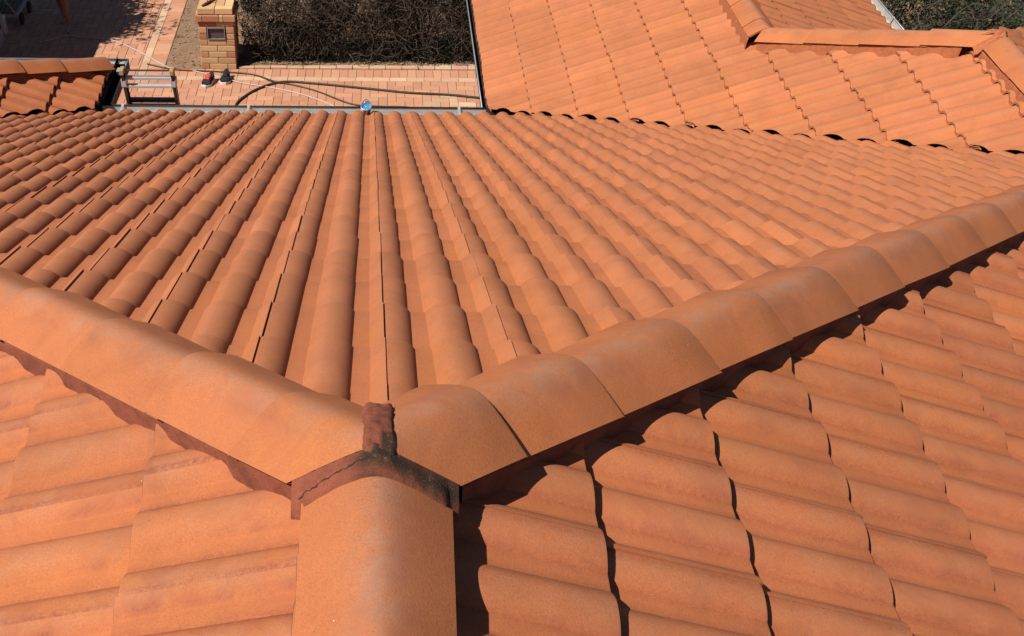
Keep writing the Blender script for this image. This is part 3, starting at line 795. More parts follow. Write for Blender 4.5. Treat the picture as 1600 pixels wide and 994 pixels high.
# ------------------------------------------------------------------ brick letterbox pillar
pil = empty('brick_pillar', (-2.12, 13.28, GZ), 'short cream and red brick letterbox pillar standing at the edge of the garden bed', 'pillar')
PB = random.Random(17); mb = MB()
YEL = [(0.66, 0.42, 0.21), (0.72, 0.46, 0.24), (0.64, 0.38, 0.19)]; ORG = [(0.58, 0.30, 0.16), (0.50, 0.225, 0.12), (0.64, 0.37, 0.20)]
YEL = [kc(c) for c in YEL]; ORG = [kc(c) for c in ORG]
X0, X1, Y0, Y1 = -2.365, -1.880, 13.04, 13.525
def brick(lo, hi, cols):
    c = PB.choice(cols); v = PB.uniform(0.92, 1.08)
    mb.cbox(lo, hi, 0.005, tuple(min(1, q * v) for q in c))
def course(z0, z1, kind, x0=X0, x1=X1, y0=Y0, y1=Y1, cols=None):
    g = 0.010; W = x1 - x0; e = PB.uniform(-0.002, 0.002)
    if kind == 0:  # header, stretcher, header on the front
        a = 0.115 / 0.485 * W; xs = [(x0, x0 + a - g / 2, ORG), (x0 + a + g / 2, x1 - a - g / 2, YEL), (x1 - a + g / 2, x1, ORG)]
    elif kind == 1:
        m_ = (x0 + x1) / 2; xs = [(x0, m_ - g / 2, YEL), (m_ + g / 2, x1, YEL)]
    elif kind == 2:  # beside letterbox
        a = 0.107 / 0.485 * W; xs = [(x0, x0 + a, ORG), (x1 - a, x1, ORG)]
    elif kind == 3:
        a = 0.09; xs = [(x0, x0 + a, ORG), (x0 + a + g, x0 + 0.32, YEL + ORG), (x0 + 0.33, x0 + 0.375, YEL), (x0 + 0.385, x1, ORG)]
    for a, b_, cs in xs: brick((a, y0 + e, z0), (b_, y0 + 0.11, z1), cols or cs)
    for a, b_, cs in xs: brick((a, y1 - 0.11, z0), (b_, y1 - e, z1), cols or cs)
    yy = y0 + 0.12
    for sx in (0, 1):
        xa, xb = (x0, x0 + 0.11) if sx == 0 else (x1 - 0.11, x1)
        h = (y1 - y0 - 0.24) / 1
        brick((xa, yy, z0), (xb, yy + h, z1), cols or YEL)
z = GZ; kinds = [0, 1, 0, 1, 2, 2, 2]
for k, kd in enumerate(kinds):
    zb = GZ + 0.083 * k + 0.003
    if k == 4: course(zb, zb + 0.073, 0)
    elif kd == 2: course(zb, zb + 0.073, 2)
    else: course(zb, zb + 0.073, kd)
course(-4.462, -4.405, 1, cols=ORG + YEL)
course(-4.392, -4.312, 3, X0 - 0.027, X1 + 0.027, Y0 - 0.027, Y1 + 0.027)
course(-4.300, -4.225, 1, X0 + 0.004, X1 - 0.004, Y0, Y1, cols=YEL)
# flat bricks on the top
for (a, b_, c_, d_) in ((X0 + 0.125, Y0 + 0.120, X0 + 0.235, Y1 - 0.12), (X0 + 0.245, Y0 + 0.12, X0 + 0.36, Y1 - 0.12)):
    brick((a, b_, -4.29), (c_, d_, -4.226), YEL)
adopt(mb.build('brickwork', M['brick']), pil)
mb = MB(); mb.box((X0 + 0.007, Y0 + 0.007, GZ - 0.1), (X1 - 0.007, Y1 - 0.007, -4.634)); mb.box((X0 + 0.007, Y0 + 0.09, -4.633), (X1 - 0.007, Y1 - 0.007, -4.47))
mb.box((X0 + 0.007, Y0 + 0.007, -4.469), (X1 - 0.007, Y1 - 0.007, -4.235))
mb.box((X0 - 0.02, Y0 - 0.02, -4.386), (X1 + 0.02, Y1 + 0.02, -4.318))
mb.box((X0 + 0.008, Y0 + 0.009, -4.632), (X0 + 0.109, Y0 + 0.0899, -4.4695)); mb.box((X1 - 0.109, Y0 + 0.009, -4.632), (X1 - 0.008, Y0 + 0.0899, -4.4695))
adopt(mb.build('pillar_mortar', M['brick_mortar']), pil)
lb = empty('letterbox', (-2.12, 13.04, -4.55)); adopt(lb, pil)
mb = MB(); fx0, fx1, fz0, fz1 = -2.248, -2.002, -4.634, -4.472
for lo, hi in (((fx0, 13.028, fz1 - 0.018), (fx1, 13.12, fz1)), ((fx0, 13.028, fz0), (fx1, 13.12, fz0 + 0.010)), ((fx0, 13.0285, fz0 + 0.01), (fx0 + 0.012, 13.12, fz1 - 0.018)), ((fx1 - 0.012, 13.0285, fz0 + 0.01), (fx1, 13.12, fz1 - 0.018))):
    mb.cbox(lo, hi, 0.002)
adopt(mb.build('letterbox_frame', M['letter_frame']), lb)
mb = MB(); mb.cbox((fx0 + 0.016, 13.052, fz0 + 0.013), (fx1 - 0.016, 13.058, fz1 - 0.034), 0.002); mb.cbox((-2.135, 13.046, fz0 + 0.02), (-2.115, 13.052, fz0 + 0.03), 0.001)
adopt(mb.build('letterbox_flap', M['letter_flap']), lb)
# stick lying on the pillar
mb = MB()
mb.tube([(-2.295, 13.10, -4.211), (-2.26, 13.14, -4.207), (-2.22, 13.20, -4.208), (-2.19, 13.27, -4.206), (-2.15, 13.33, -4.208)], [0.012, 0.018, 0.019, 0.015, 0.008], 9)
mb.tube([(-2.20, 13.24, -4.205), (-2.16, 13.25, -4.20), (-2.12, 13.30, -4.203)], [0.010, 0.008, 0.004], 7)
tag(mb.build('stick', M['stick'], smooth=True), 'short reddish brown stick lying on top of the brick pillar', 'stick')

# ------------------------------------------------------------------ ladder
lad = empty('ladder', (-1.88, 7.99, GZ), 'brown railed ladder with white rungs leaning on the gutter, its top showing above the eave', 'ladder')
def LY(z): return 7.405 - (z + 2.9) / 3.7 - 0.0
ztop = -2.52
for sx, (xc) in ((-1, -2.11), (1, -1.685)):
    mb = MB()
    for (a, b_, c_, d_) in ((-0.012, 0.012, -0.040, -0.034), (-0.012, 0.012, 0.034, 0.040)):   # flanges
        P = []
        for z in (GZ + 0.03, ztop):
            P.append([(xc + a, LY(z) + c_, z), (xc + b_, LY(z) + c_, z), (xc + b_, LY(z) + d_, z), (xc + a, LY(z) + d_, z)])
        mb.grid(P, closed=True)
    P = []
    for z in (GZ + 0.03, ztop):
        a, b_ = (-0.012, -0.006) if sx < 0 else (0.006, 0.012)
        P.append([(xc + a, LY(z) - 0.040, z), (xc + b_, LY(z) - 0.040, z), (xc + b_, LY(z) + 0.040, z), (xc + a, LY(z) + 0.040, z)])
    mb.grid(P, closed=True)
    r_ = adopt(mb.build('rail', M['fiberglass']), lad)
    mb = MB(); mb.cbox((xc - 0.017, LY(ztop) - 0.046, ztop - 0.03), (xc + 0.017, LY(ztop) + 0.046, ztop + 0.012), 0.004)
    adopt(mb.build('rail_cap', M['tan_plastic']), r_)
    mb = MB(); mb.cbox((xc - 0.022, LY(-2.63) - 0.045, -2.665), (xc + 0.022, LY(-2.63) + 0.045, -2.60), 0.004)
    adopt(mb.build('rail_bracket', M['white_metal']), r_)
    mb = MB(); mb.cbox((xc - 0.022, LY(GZ) - 0.05, GZ + 0.001), (xc + 0.022, LY(GZ) + 0.05, GZ + 0.035), 0.006)
    adopt(mb.build('rubber_foot', M['rubber']), r_)
def rung(z, mat, h=0.028, dy=0.03, off=0.0, dx=0.0):
    mb = MB(); y_ = LY(z) + off
    mb.cbox((-2.098 + dx, y_ - dy, z - h / 2), (-1.697 - dx, y_ + dy, z + h / 2), 0.004)
    adopt(mb.build('rung', M[mat]), lad)
rung(-2.535, 'ladder_dark', 0.012, 0.008, 0.02)
rung(-2.605, 'white_metal', 0.022, 0.024, 0.02)
rung(-2.665, 'white_metal', 0.022, 0.024, -0.02)
z = -2.82
rung(z, 'ladder_dark', 0.03, 0.026); rung(z - 0.05, 'ladder_dark', 0.02, 0.02, -0.01)
z = -3.10
while z > GZ + 0.2: rung(z, 'white_metal', 0.03, 0.03); z -= 0.28

# ------------------------------------------------------------------ hoses
def cr_spline(P, n=8):
    P = [Vector(p) for p in P]; out = []
    Q = [P[0] * 2 - P[1]] + P + [P[-1] * 2 - P[-2]]
    for i in range(1, len(Q) - 2):
        for k in range(n):
            t = k / n; a, b_, c_, d_ = Q[i - 1], Q[i], Q[i + 1], Q[i + 2]
            out.append(0.5 * ((2 * b_) + (c_ - a) * t + (2 * a - 5 * b_ + 4 * c_ - d_) * t * t + (3 * b_ - a - 3 * c_ + d_) * t ** 3))
    out.append(P[-1]); return out
FPX, PPX, PPY = 1613.71, 498.81, 779.34
MW = cam.rotation_euler.to_matrix()
def gp(px, py, z=GZ):     # surveyed from the photograph: ground point of a sighting
    d = MW @ Vector(((px - PPX) / FPX, -(py - PPY) / FPX, -1)); t = (z - cam.location.z) / d.z
    return Vector(cam.location) + d * t
def hose(name, pix, r, mat, label, cat, lift=0.0, group=None):
    pts = cr_spline([gp(x, y, GZ + r + 0.002 + (l if len(q) > 2 else 0)) for q in pix for (x, y, l) in [q if len(q) > 2 else (*q, 0)]], 8)
    mb = MB(); mb.tube(pts, r, 10)
    o = mb.build(name, M[mat], smooth=True); tag(o, label, cat, group); return o
hose('garden_hose', [(385, 190), (368, 177), (369, 163), (380, 152), (400, 140), (425, 131), (450, 127.5), (480, 129.5), (530, 134), (600, 141), (640, 145), (700, 148), (750, 153), (790, 157)], 0.0145, 'hose',
     'thick dark olive hose arching from the gutter across the paving to the right wing', 'hose')
hose('garden_hose', [(230, 100), (262, 107, 0.0), (285, 109.5), (320, 111), (350, 112.5), (385, 115), (405, 119), (428, 127, 0.02), (450, 131), (480, 138), (505, 146), (535, 158), (560, 164.5), (600, 166.5), (640, 168), (690, 178)], 0.0100, 'hose',
     'thinner dark hose running past the pillar foot from the ladder down to the gutter', 'hose')
hose('pale_hose', [(60, 66), (82, 62), (105, 56), (125, 58), (150, 60), (172, 62), (195, 70), (225, 85), (262, 105), (280, 109), (300, 110.5), (325, 116, 0.0), (345, 121), (380, 130), (415, 135.5), (450, 142), (480, 150), (508, 160), (528, 170), (545, 182)], 0.0075, 'hose_pale',
     'thin pale grey pressure hose snaking out of the shade and across the brick paving', 'hose')

# ------------------------------------------------------------------ shoes
def shoe(loc, ang, label, red):
    root = empty('shoe', loc, label, 'shoe', 'pair of trainers left on the paving'); root.rotation_euler = (0, 0, ang); root.scale = (1.38, 0.90, 1.05)
    # toe towards -Y, length 0.29
    def outline(y, k=1.0):
        f = min(1, max(0, (y + 0.15) / 0.30))
        wl = 0.040 + 0.014 * math.cos(math.pi * min(1, abs(f - 0.28) / 0.5)) 
        e = max(0, 1 - abs((f - 0.5) / 0.5) ** 5) ** 0.5; return max(wl, 0.038) * max(0.45, e) * k
    mbs = MB(); rows = []
    for i in range(17):
        y_ = -0.148 + 0.296 * i / 16; w_ = outline(y_)
        rows.append([(-w_, y_, 0.003), (-w_ * 1.05, y_, 0.016), (-w_ * 0.98, y_, 0.030 + 0.006 * (i / 16)), (w_ * 0.98, y_, 0.030 + 0.006 * (i / 16)), (w_ * 1.05, y_, 0.016), (w_, y_, 0.003)])
    mbs.grid(rows, closed=True); mbs.add(rows[0], [tuple(range(6))]); mbs.add(rows[-1], [tuple(reversed(range(6)))])
    mbs.build('sole', M['sole'], root, smooth=True, angle=R_(50))
    mbs = MB(); rows = []
    for i in range(17):
        f = i / 16; y_ = -0.138 + 0.276 * f; w_ = outline(y_, 0.95)
        h = 0.045 + 0.055 * min(1, max(0, (f - 0.12) / 0.4)) ** 0.8 + (0.018 if f > 0.85 else 0)
        opn = 0.62 if 0.42 < f < 0.9 else 0.0
        row = []
        for q in range(13):
            a = math.pi * q / 12; cx = -math.cos(a); sz = math.sin(a)
            zz = 0.030 + (h - 0.030) * sz ** 0.6
            if opn and abs(cx) < opn: zz = h - 0.05 * (1 - (abs(cx) / opn) ** 4)
            row.append((cx * w_ * (1 if not opn else 0.97), y_, zz))
        rows.append(row)
    mbs.grid(rows); mbs.build('upper', M['black'], root, smooth=True)
    mbs = MB(); rows = []
    for i in range(7):
        f = i / 6; y_ = -0.055 + 0.075 * f; z_ = 0.078 + 0.05 * f ** 0.8
        rows.append([(-0.024, y_, z_ - 0.006), (-0.012, y_, z_ + 0.004), (0.012, y_, z_ + 0.004), (0.024, y_, z_ - 0.006)])
    mbs.grid(rows); rows2 = [[(p[0], p[1] + 0.004, p[2] - 0.004) for p in r] for r in rows]; mbs.grid(rows2)
    mbs.build('tongue', M['red' if red else 'black'], root, smooth=True)
    if red:
        for sx in (-1, 1):
            mbs = MB()
            mbs.grid([[(sx * 0.050, 0.01 + 0.012 * k, 0.036 + 0.0 * k), (sx * 0.0505, 0.02 + 0.012 * k, 0.06), (sx * 0.044, 0.03 + 0.012 * k, 0.088)] for k in range(3)])
            mbs.build('side_stripe', M['red'], root)
    return root
p1 = gp(326, 131); p2 = gp(353, 126.5)
shoe((p1.x, p1.y, GZ + 0.001), R_(-22), 'black trainer with red lining and a white toe, left one of the pair', True)
shoe((p2.x, p2.y, GZ + 0.001), R_(-4), 'plain black trainer with a white toe, right one of the pair', False)

# ------------------------------------------------------------------ cup standing at the eave
cup = empty('cup', (-0.033, 7.03, zF(0, 7.03) + 0.03), 'small silver rimmed cup with bright blue inside standing beside the long gutter', 'cup')
mb = MB(); rows = []
for rr, z in ((0.030, 0.0), (0.034, 0.03), (0.040, 0.075), (0.046, 0.08), (0.047, 0.084), (0.043, 0.085), (0.036, 0.072), (0.032, 0.060)):
    rows.append([(rr * math.cos(2 * math.pi * k / 28), rr * math.sin(2 * math.pi * k / 28), z) for k in range(28)])
mb.grid(rows, closed=True); mb.add(rows[0], [tuple(range(28))]); mb.build('cup_body', M['foil'], cup, smooth=True, angle=R_(35))
mb = MB(); rows = []
for rr, z in ((0.033, 0.0595), (0.024, 0.061), (0.012, 0.063), (0.002, 0.063)):
    rows.append([(rr * math.cos(2 * math.pi * k / 24), rr * math.sin(2 * math.pi * k / 24), z + 0.004 * math.sin(k * 1.7) * rr * 30) for k in range(24)])
mb.grid(rows, closed=True); mb.build('blue_filling', M['blue'], cup, smooth=True)
mb = MB(); a0 = [(0.035 * math.cos(0.5 + k * 0.22), 0.012 + 0.05 * math.sin(0.5 + k * 0.22), 0.070 + 0.012 * math.sin(k * 0.2)) for k in range(11)]
mb.tube(a0, 0.004, 6); mb.build('handle', M['foil'], cup, smooth=True)
cup.rotation_euler = (R_(28), R_(-4), 0)

# ------------------------------------------------------------------ shrubs
def shrub(name, x0, x1, y0, y1, ztop_f, ntwig, nleaf, leafmat, label, cat, seed, twl=(0.25, 0.6), leafs=(0.010, 0.028), dens=None, zlow=GZ, stems=40, deep=0.0, twr=(0.0025, 0.007)):
    r = random.Random(seed); root = empty(name, ((x0 + x1) / 2, (y0 + y1) / 2, GZ), label, cat)
    mbt = MB()
    def env(x, y): return ztop_f(x, y) - GZ
    for k in range(stems):
        x = r.uniform(x0 + 0.1, x1 - 0.1); yy = r.uniform(y0 + 0.25, y1 - 0.2); h = env(x, yy) * r.uniform(0.6, 0.95)
        p = Vector((x, yy, GZ)); d = Vector((r.gauss(0, 0.25), r.gauss(0, 0.25), 1)).normalized(); pts = [p.copy()]
        for q in range(8):
            d = (d + Vector((r.gauss(0, 0.28), r.gauss(0, 0.28), r.gauss(0, 0.1)))).normalized(); p = p + d * h / 8; pts.append(p.copy())
        mbt.tube(pts, [0.016 * (1 - q / 11) for q in range(9)], 5, cap=False)
    for k in range(ntwig):
        x = r.uniform(x0, x1); yy = y0 + (y1 - y0) * (r.random() ** 1.3)
        face = r.random() < 0.55
        if face: yy = y0 + r.random() ** 1.5 * 0.45
        h = env(x, yy)
        z = GZ + (h * r.uniform(0.04, 1.0) if face else h * (1 - 0.35 * r.random() ** 1.6))
        p = Vector((x, yy, z)); L = r.uniform(*twl)
        d = Vector((r.gauss(0, 1), r.gauss(-0.3, 0.8), r.gauss(0.3, 0.7))).normalized(); pts = [p.copy()]; n_ = 5
        for q in range(n_):
            d = (d + Vector((r.gauss(0, 0.38), r.gauss(0, 0.38), r.gauss(0.04, 0.38)))).normalized(); p = p + d * L / n_
            p.y = max(p.y, y0 - 0.10 + 0.06 * math.sin(p.x * 7)); p.z = max(p.z, GZ + 0.02); p.x = min(max(p.x, x0 - 0.08), x1 + 0.05); pts.append(p.copy())
        rr = r.uniform(*twr)
        mbt.tube(pts, [rr * (1 - q / (n_ + 1.5)) for q in range(n_ + 1)], 3, cap=False)
    adopt(mbt.build('branches', M['twig'], recalc=False), root)
    V = []; F = []; C = []
    for k in range(nleaf):
        x = r.uniform(x0, x1); yy = y0 + (y1 - y0) * r.random()
        if r.random() < 0.5: yy = y0 + r.random() ** 1.4 * 0.5
        h = env(x, yy); z = GZ + h * r.uniform(0.0, 1.0) if yy < y0 + 0.6 else GZ + h * (1 - 0.4 * r.random() ** 1.5)
        pv = Vector((x, yy, z))
        cl = mnoise.noise(pv * 2.6 + Vector((seed, 0, 0)))
        if cl < (-0.02 if dens is None else dens): continue
        l = r.uniform(*leafs); a = Vector((r.gauss(0, 1), r.gauss(0, 1), r.gauss(0.2, 1))).normalized()
        b_ = a.orthogonal().normalized(); b_ = (Matrix.Rotation(r.uniform(0, 6.28), 3, a) @ b_) * l * 0.32
        o = len(V); V += [tuple(pv - a * l), tuple(pv + b_), tuple(pv + a * l), tuple(pv - b_)]; F.append((o, o + 1, o + 2, o + 3))
        cc = min(1, max(0, 0.35 + 0.9 * cl + r.gauss(0, 0.25))); C += [(cc, 0, 0)] * 4
    mbl = MB(); mbl.v = V; mbl.f = F; mbl.c = C; mbl.mi = [0] * len(F)
    adopt(mbl.build('foliage', M[leafmat], recalc=False), root)
    return root
shrub('hedge', -1.80, 1.50, 13.22, 16.2, lambda x, y: GZ + 1.0 + 0.35 * min(1, (y - 13.2) / 0.8) + 0.15 * math.sin(x * 2.1 + y), 3600, 120000, 'leaf_dry',
      'dark tangled hedge of bare grey twigs and dry leaves behind the cream kerb', 'hedge', 41, dens=-0.16)
shrub('green_shrub', 5.75, 10.2, 9.4, 15.0, lambda x, y: GZ + 1.35 + 0.2 * math.sin(x * 1.7) * math.cos(y * 1.3), 5200, 130000, 'leaf_green',
      'green and grey leafy shrub growing beyond the far gutter at the top right', 'shrub', 43, dens=-0.25, leafs=(0.02, 0.05), stems=60)

# ------------------------------------------------------------------ van parked in the shade
van = empty('parked_van', (-6.2, 11.4, GZ), 'silver blue van parked on the shaded driveway at the left edge', 'van')
vx0, vx1, vy0, vy1 = -6.97, -5.15, 9.0, 13.42
secs = []   # section profile (x from centre, z) extruded along y with rounded ends
mb = MB(); hw = (vx1 - vx0) / 2; cx = (vx0 + vx1) / 2
prof = [(-hw + 0.03, 0.28), (-hw, 0.45), (-hw, 0.95), (-hw + 0.03, 1.15), (-hw + 0.10, 1.75), (-hw + 0.22, 2.05), (-hw + 0.45, 2.13), (0, 2.16), (hw - 0.45, 2.13), (hw - 0.22, 2.05), (hw - 0.10, 1.75), (hw - 0.03, 1.15), (hw, 0.95), (hw, 0.45), (hw - 0.03, 0.28)]
rows = []
for (yy, sx, top) in ((vy0, 0.86, 0.42), (vy0 + 0.08, 0.95, 0.46), (vy0 + 0.25, 1.0, 0.5), (vy0 + 0.9, 1.0, 0.56), (vy0 + 1.5, 1.0, 0.97), (vy0 + 1.7, 1.0, 1.0), (vy1 - 0.4, 1.0, 1.0), (vy1 - 0.10, 0.99, 0.985), (vy1 - 0.02, 0.96, 0.96), (vy1, 0.90, 0.93)):
    rows.append([(cx + px_ * sx, yy, GZ + 0.28 + (pz - 0.28) * top) for px_, pz in prof])
mb.grid(rows, closed=True); mb.add(rows[0], [tuple(range(len(prof)))]); mb.add(rows[-1], [tuple(reversed(range(len(prof))))])
adopt(mb.build('body', M['van'], smooth=True, angle=R_(35)), van)
mb = MB(); mb.cbox((vx0 + 0.02, vy1 - 0.05, GZ + 0.30), (vx1 - 0.01, vy1 + 0.09, GZ + 0.56), 0.03); adopt(mb.build('bumper', M['van']), van)
mb = MB(); mb.cbox((vx0 + 0.1, vy0 - 0.08, GZ + 0.28), (vx1 - 0.1, vy0 + 0.05, GZ + 0.5), 0.03); adopt(mb.build('bumper', M['plastic']), van)
mb = MB(); mb.cbox((vx1 - 0.012, vy0 + 0.9, GZ + 0.50), (vx1 + 0.012, vy1 - 0.25, GZ + 0.58), 0.006); adopt(mb.build('side_moulding', M['plastic']), van)
for yy in (vy0 + 0.85, vy1 - 0.95):
    for xx, s_ in ((vx1 - 0.12, 1), (vx0 + 0.12, -1)):
        wr = empty('wheel', (xx, yy, GZ + 0.33)); adopt(wr, van)
        mb = MB(); rows = []
        for k in range(28):
            a = 2 * math.pi * k / 28
            rows.append([(xx + s_ * o, yy + math.cos(a) * q, GZ + 0.335 + math.sin(a) * q) for o, q in ((0.13, 0.20), (0.14, 0.30), (0.10, 0.33), (-0.08, 0.33), (-0.10, 0.20))])
        rows.append(rows[0]); mb.grid(rows); adopt(mb.build('tyre', M['rubber'], smooth=True), wr)
        mb = MB(); rows = []
        for k in range(28):
            a = 2 * math.pi * k / 28
            rows.append([(xx + s_ * o, yy + math.cos(a) * q, GZ + 0.335 + math.sin(a) * q) for o, q in ((0.132, 0.205), (0.115, 0.19), (0.10 + 0.012 * (k % 4 > 1), 0.10), (0.13, 0.04), (0.13, 0.001))])
        rows.append(rows[0]); mb.grid(rows); adopt(mb.build('rim', M['foil']), wr)
for (a, b_) in ((vy0 + 1.75, vy0 + 2.75), (vy0 + 2.9, vy1 - 0.35)):
    mb = MB(); mb.grid([[(vx1 - 0.026, yy, GZ + 1.2), (vx1 - 0.088, yy, GZ + 1.74)] for yy in (a, b_)]); adopt(mb.build('side_window', M['glass']), van)
mb = MB(); mb.grid([[(xx, vy1 + 0.006, GZ + 1.25), (xx, vy1 - 0.004, GZ + 1.85)] for xx in (vx0 + 0.25, vx1 - 0.25)]); adopt(mb.build('rear_window', M['glass']), van)
for xx in (vx0 + 0.12, vx1 - 0.17):
    mb = MB(); mb.cbox((xx - 0.05, vy1 - 0.03, GZ + 0.7), (xx + 0.07, vy1 + 0.012, GZ + 1.1), 0.008); adopt(mb.build('tail_light', M['lamp_red']), van)

# slatted cart beside it
cart = empty('garden_cart', (-5.3, 14.3, GZ), 'low slatted cart with a pale frame standing in the shade behind the van', 'cart')
mb = MB(); q0 = gp(25, 27, GZ + 0.16)
for k in range(4): mb.cbox((q0.x - 0.02 - 0.085 * k - 0.06, q0.y + 0.02, GZ + 0.20), (q0.x - 0.02 - 0.085 * k, q0.y + 0.72, GZ + 0.22), 0.003)
adopt(mb.build('slats', M['timber']), cart)
mb = MB()
mb.cbox((q0.x - 0.02, q0.y, GZ + 0.15), (q0.x + 0.02, q0.y + 0.75, GZ + 0.20), 0.004); mb.cbox((q0.x - 0.40, q0.y, GZ + 0.15), (q0.x - 0.36, q0.y + 0.75, GZ + 0.20), 0.004)
mb.cbox((q0.x - 0.359, q0.y, GZ + 0.15), (q0.x - 0.021, q0.y + 0.04, GZ + 0.20), 0.004)
mb.tube([(q0.x, q0.y + 0.02, GZ + 0.2), (q0.x - 0.10, q0.y - 0.05, GZ + 0.42), (q0.x - 0.16, q0.y - 0.08, GZ + 0.62)], 0.014, 8)
adopt(mb.build('frame', M['pale_frame']), cart)
for xx in (q0.x + 0.035, q0.x - 0.415):
    for yy in (q0.y + 0.15, q0.y + 0.60):
        mb = MB(); rows = []
        for k in range(16):
            a = 2 * math.pi * k / 16; rows.append([(xx + o, yy + math.cos(a) * q, GZ + 0.08 + math.sin(a) * q) for o, q in ((-0.015, 0.005), (-0.015, 0.08), (0.015, 0.08), (0.015, 0.005))])
        rows.append(rows[0]); mb.grid(rows); adopt(mb.build('wheel', M['rubber']), cart)

# ------------------------------------------------------------------ person
def skin_obj(name, J, E, mat, parent, sub=1, root=0):
    me = bpy.data.meshes.new(name); me.from_pydata([j[0] for j in J], E, [])
    o = bpy.data.objects.new(name, me); COL.objects.link(o)
    md = o.modifiers.new('skin', 'SKIN'); md.use_smooth_shade = True
    for i, j in enumerate(J):
        r = j[1]; rx, ry = r if isinstance(r, tuple) else (r, r)
        me.skin_vertices[0].data[i].radius = (rx, ry)
    me.skin_vertices[0].data[root].use_root = True
    s2 = o.modifiers.new('sub', 'SUBSURF'); s2.levels = sub; s2.render_levels = sub
    bpy.context.view_layer.update()
    dg = bpy.context.evaluated_depsgraph_get(); m2 = bpy.data.meshes.new_from_object(o.evaluated_get(dg))
    m2.name = name; old = o.data; o.modifiers.clear(); o.data = m2; bpy.data.meshes.remove(old)
    m2.materials.clear(); m2.materials.append(mat)
    m2.polygons.foreach_set('use_smooth', [True] * len(m2.polygons))
    if parent: adopt(o, parent)
    return o
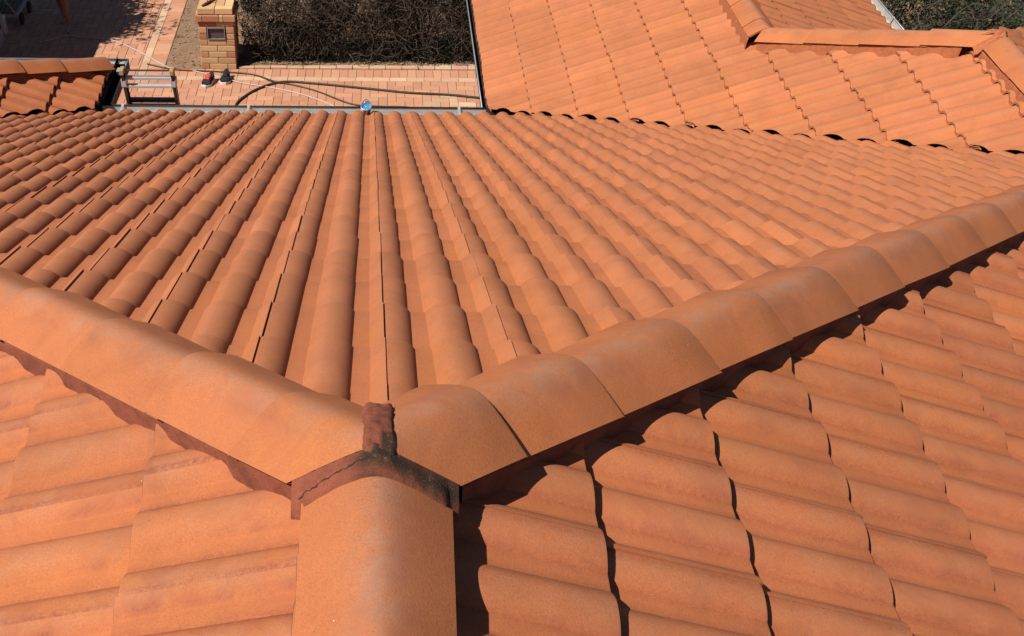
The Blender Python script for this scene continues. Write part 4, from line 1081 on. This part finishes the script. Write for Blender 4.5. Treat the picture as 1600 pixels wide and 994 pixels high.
def person(x, y, label):
    root = empty('person', (x, y, GZ), label, 'person')
    Z = GZ; J = []; E = []
    def add(p, r, par=None):
        J.append(((x + p[0], y + p[1], Z + p[2]), r)); i = len(J) - 1
        if par is not None: E.append((par, i))
        return i
    pel = add((-0.10, 0, 0.92), (0.13, 0.10)); ab = add((-0.10, -0.01, 1.08), (0.125, 0.09), pel); ch = add((-0.10, -0.02, 1.28), (0.15, 0.10), ab)
    nk = add((-0.10, -0.03, 1.42), (0.055, 0.055), ch); hd = add((-0.10, -0.05, 1.50), (0.06, 0.07), nk); h2 = add((-0.10, -0.06, 1.58), (0.075, 0.09), hd); h3 = add((-0.10, -0.05, 1.66), (0.06, 0.07), h2)
    for s_, fx in ((1, 0.0), (-1, -0.13)):
        st = 0.0 if s_ > 0 else 0.34
        hip = add((fx - 0.0 * s_, 0, 0.86), 0.085, pel); kn = add((fx + 0.005, -0.01 + st * 0.45, 0.48), 0.055, hip); cf = add((fx + 0.005, 0.012 + st * 0.6, 0.36), 0.055, kn)
        an = add((fx, 0.01 + st, 0.09), 0.035, cf); ft = add((fx + 0.01 * s_, -0.06 + st, 0.045), (0.035, 0.025), an); te = add((fx + 0.015 * s_, -0.15 + st, 0.03), (0.035, 0.018), ft)
        sh = add((-0.10 + 0.17 * s_, -0.02, 1.37), 0.05, ch); el = add((-0.10 + 0.24 * s_, 0.02, 1.10), 0.038, sh); wr = add((-0.10 + 0.20 * s_, -0.20, 0.98), 0.026, el)
        pm = add((-0.10 + 0.19 * s_, -0.27, 0.96), (0.028, 0.016), wr)
        for q in range(4):
            a = add((-0.10 + 0.19 * s_ + (q - 1.5) * 0.017, -0.325 - 0.006 * (q in (1, 2)), 0.955), 0.0085, pm); add((-0.10 + 0.19 * s_ + (q - 1.5) * 0.017, -0.345, 0.93), 0.008, a)
        a = add((-0.10 + 0.19 * s_ - 0.035 * s_, -0.265, 0.95), 0.010, wr); add((-0.10 + 0.19 * s_ - 0.045 * s_, -0.30, 0.935), 0.0085, a)
    body = skin_obj('body', J, E, M['skin'], root, 2)
    J = [((x - 0.10, y, Z + 0.93), (0.15, 0.12)), ((x - 0.10, y, Z + 1.0), (0.15, 0.12))]; E = [(0, 1)]
    for fx in (0.0, -0.13):
        a = len(J); J.append(((x + fx, y, Z + 0.84), 0.11)); J.append(((x + fx + 0.002, y - 0.005 + (0.12 if fx < -0.1 else 0), Z + 0.58), 0.095)); E += [(0, a), (a, a + 1)]
    skin_obj('shorts', J, E, M['cloth'], root, 1)
    J = [((x - 0.10, y, Z + 0.98), (0.155, 0.12)), ((x - 0.10, y - 0.01, Z + 1.15), (0.15, 0.115)), ((x - 0.10, y - 0.02, Z + 1.33), (0.17, 0.12))]; E = [(0, 1), (1, 2)]
    for s_ in (1, -1):
        a = len(J); J.append(((x - 0.10 + 0.17 * s_, y - 0.02, Z + 1.36), 0.068)); J.append(((x - 0.10 + 0.215 * s_, y + 0.005, Z + 1.20), 0.060)); E += [(2, a), (a, a + 1)]
    skin_obj('shirt', J, E, M['shirt'], root, 1)
    J = [((x - 0.10, y - 0.03, Z + 1.66), (0.078, 0.085)), ((x - 0.10, y + 0.005, Z + 1.60), (0.078, 0.07))]
    skin_obj('hair', J, [(0, 1)], M['hair'], root, 2)
    return root
pf = gp(108, 48)
person(pf.x, pf.y, 'person standing barefoot in shorts on the shaded driveway, only a lower leg in the picture')

# tree whose crown shades the driveway
tr = empty('tree', (-7.9, 16.0, GZ), 'leafy tree beyond the driveway whose crown throws the shade on the paving', 'tree')
mb = MB(); tt = random.Random(77)
mb.tube([(-7.9, 16.0, GZ - 0.1), (-7.85, 15.9, GZ + 0.9), (-7.6, 15.7, GZ + 1.8), (-7.3, 15.4, GZ + 2.6)], [0.14, 0.11, 0.08, 0.05], 10)
limbs = []
for k in range(14):
    a = tt.uniform(0, 6.28); b0 = Vector((-7.7, 15.8, GZ + 1.4 + 0.08 * k)); d = Vector((math.cos(a), math.sin(a), 0.5)).normalized(); pts = [b0]
    for q in range(4): pts.append(pts[-1] + (d + Vector((tt.gauss(0, .2), tt.gauss(0, .2), tt.gauss(0, .15)))) * 0.38)
    mb.tube(pts, [0.04, 0.03, 0.02, 0.014, 0.008], 6)
adopt(mb.build('trunk', M['bark'], smooth=True), tr)
V = []; F = []; C = []
clumps = [(Vector((-6.85 + tt.uniform(-1.1, 1.1), 14.45 + tt.uniform(-1.45, 1.2), GZ + 2.6 + tt.gauss(0, 0.4))), tt.uniform(0.35, 0.6)) for _ in range(220)]
for c_, rr in clumps:
    for k in range(260):
        d = Vector((tt.gauss(0, 1), tt.gauss(0, 1), tt.gauss(0, 1))).normalized() * rr * tt.random() ** 0.5; pv = c_ + d
        a = Vector((tt.gauss(0, 1), tt.gauss(0, 1), tt.gauss(0, 1))).normalized(); l = tt.uniform(0.03, 0.06); b_ = a.orthogonal().normalized() * l * 0.45
        o = len(V); V += [tuple(pv - a * l), tuple(pv + b_), tuple(pv + a * l), tuple(pv - b_)]; F.append((o, o + 1, o + 2, o + 3)); C += [(tt.random(), 0, 0)] * 4
mbl = MB(); mbl.v = V; mbl.f = F; mbl.c = C; mbl.mi = [0] * len(F)
adopt(mbl.build('crown', M['leaf_tree'], recalc=False), tr)
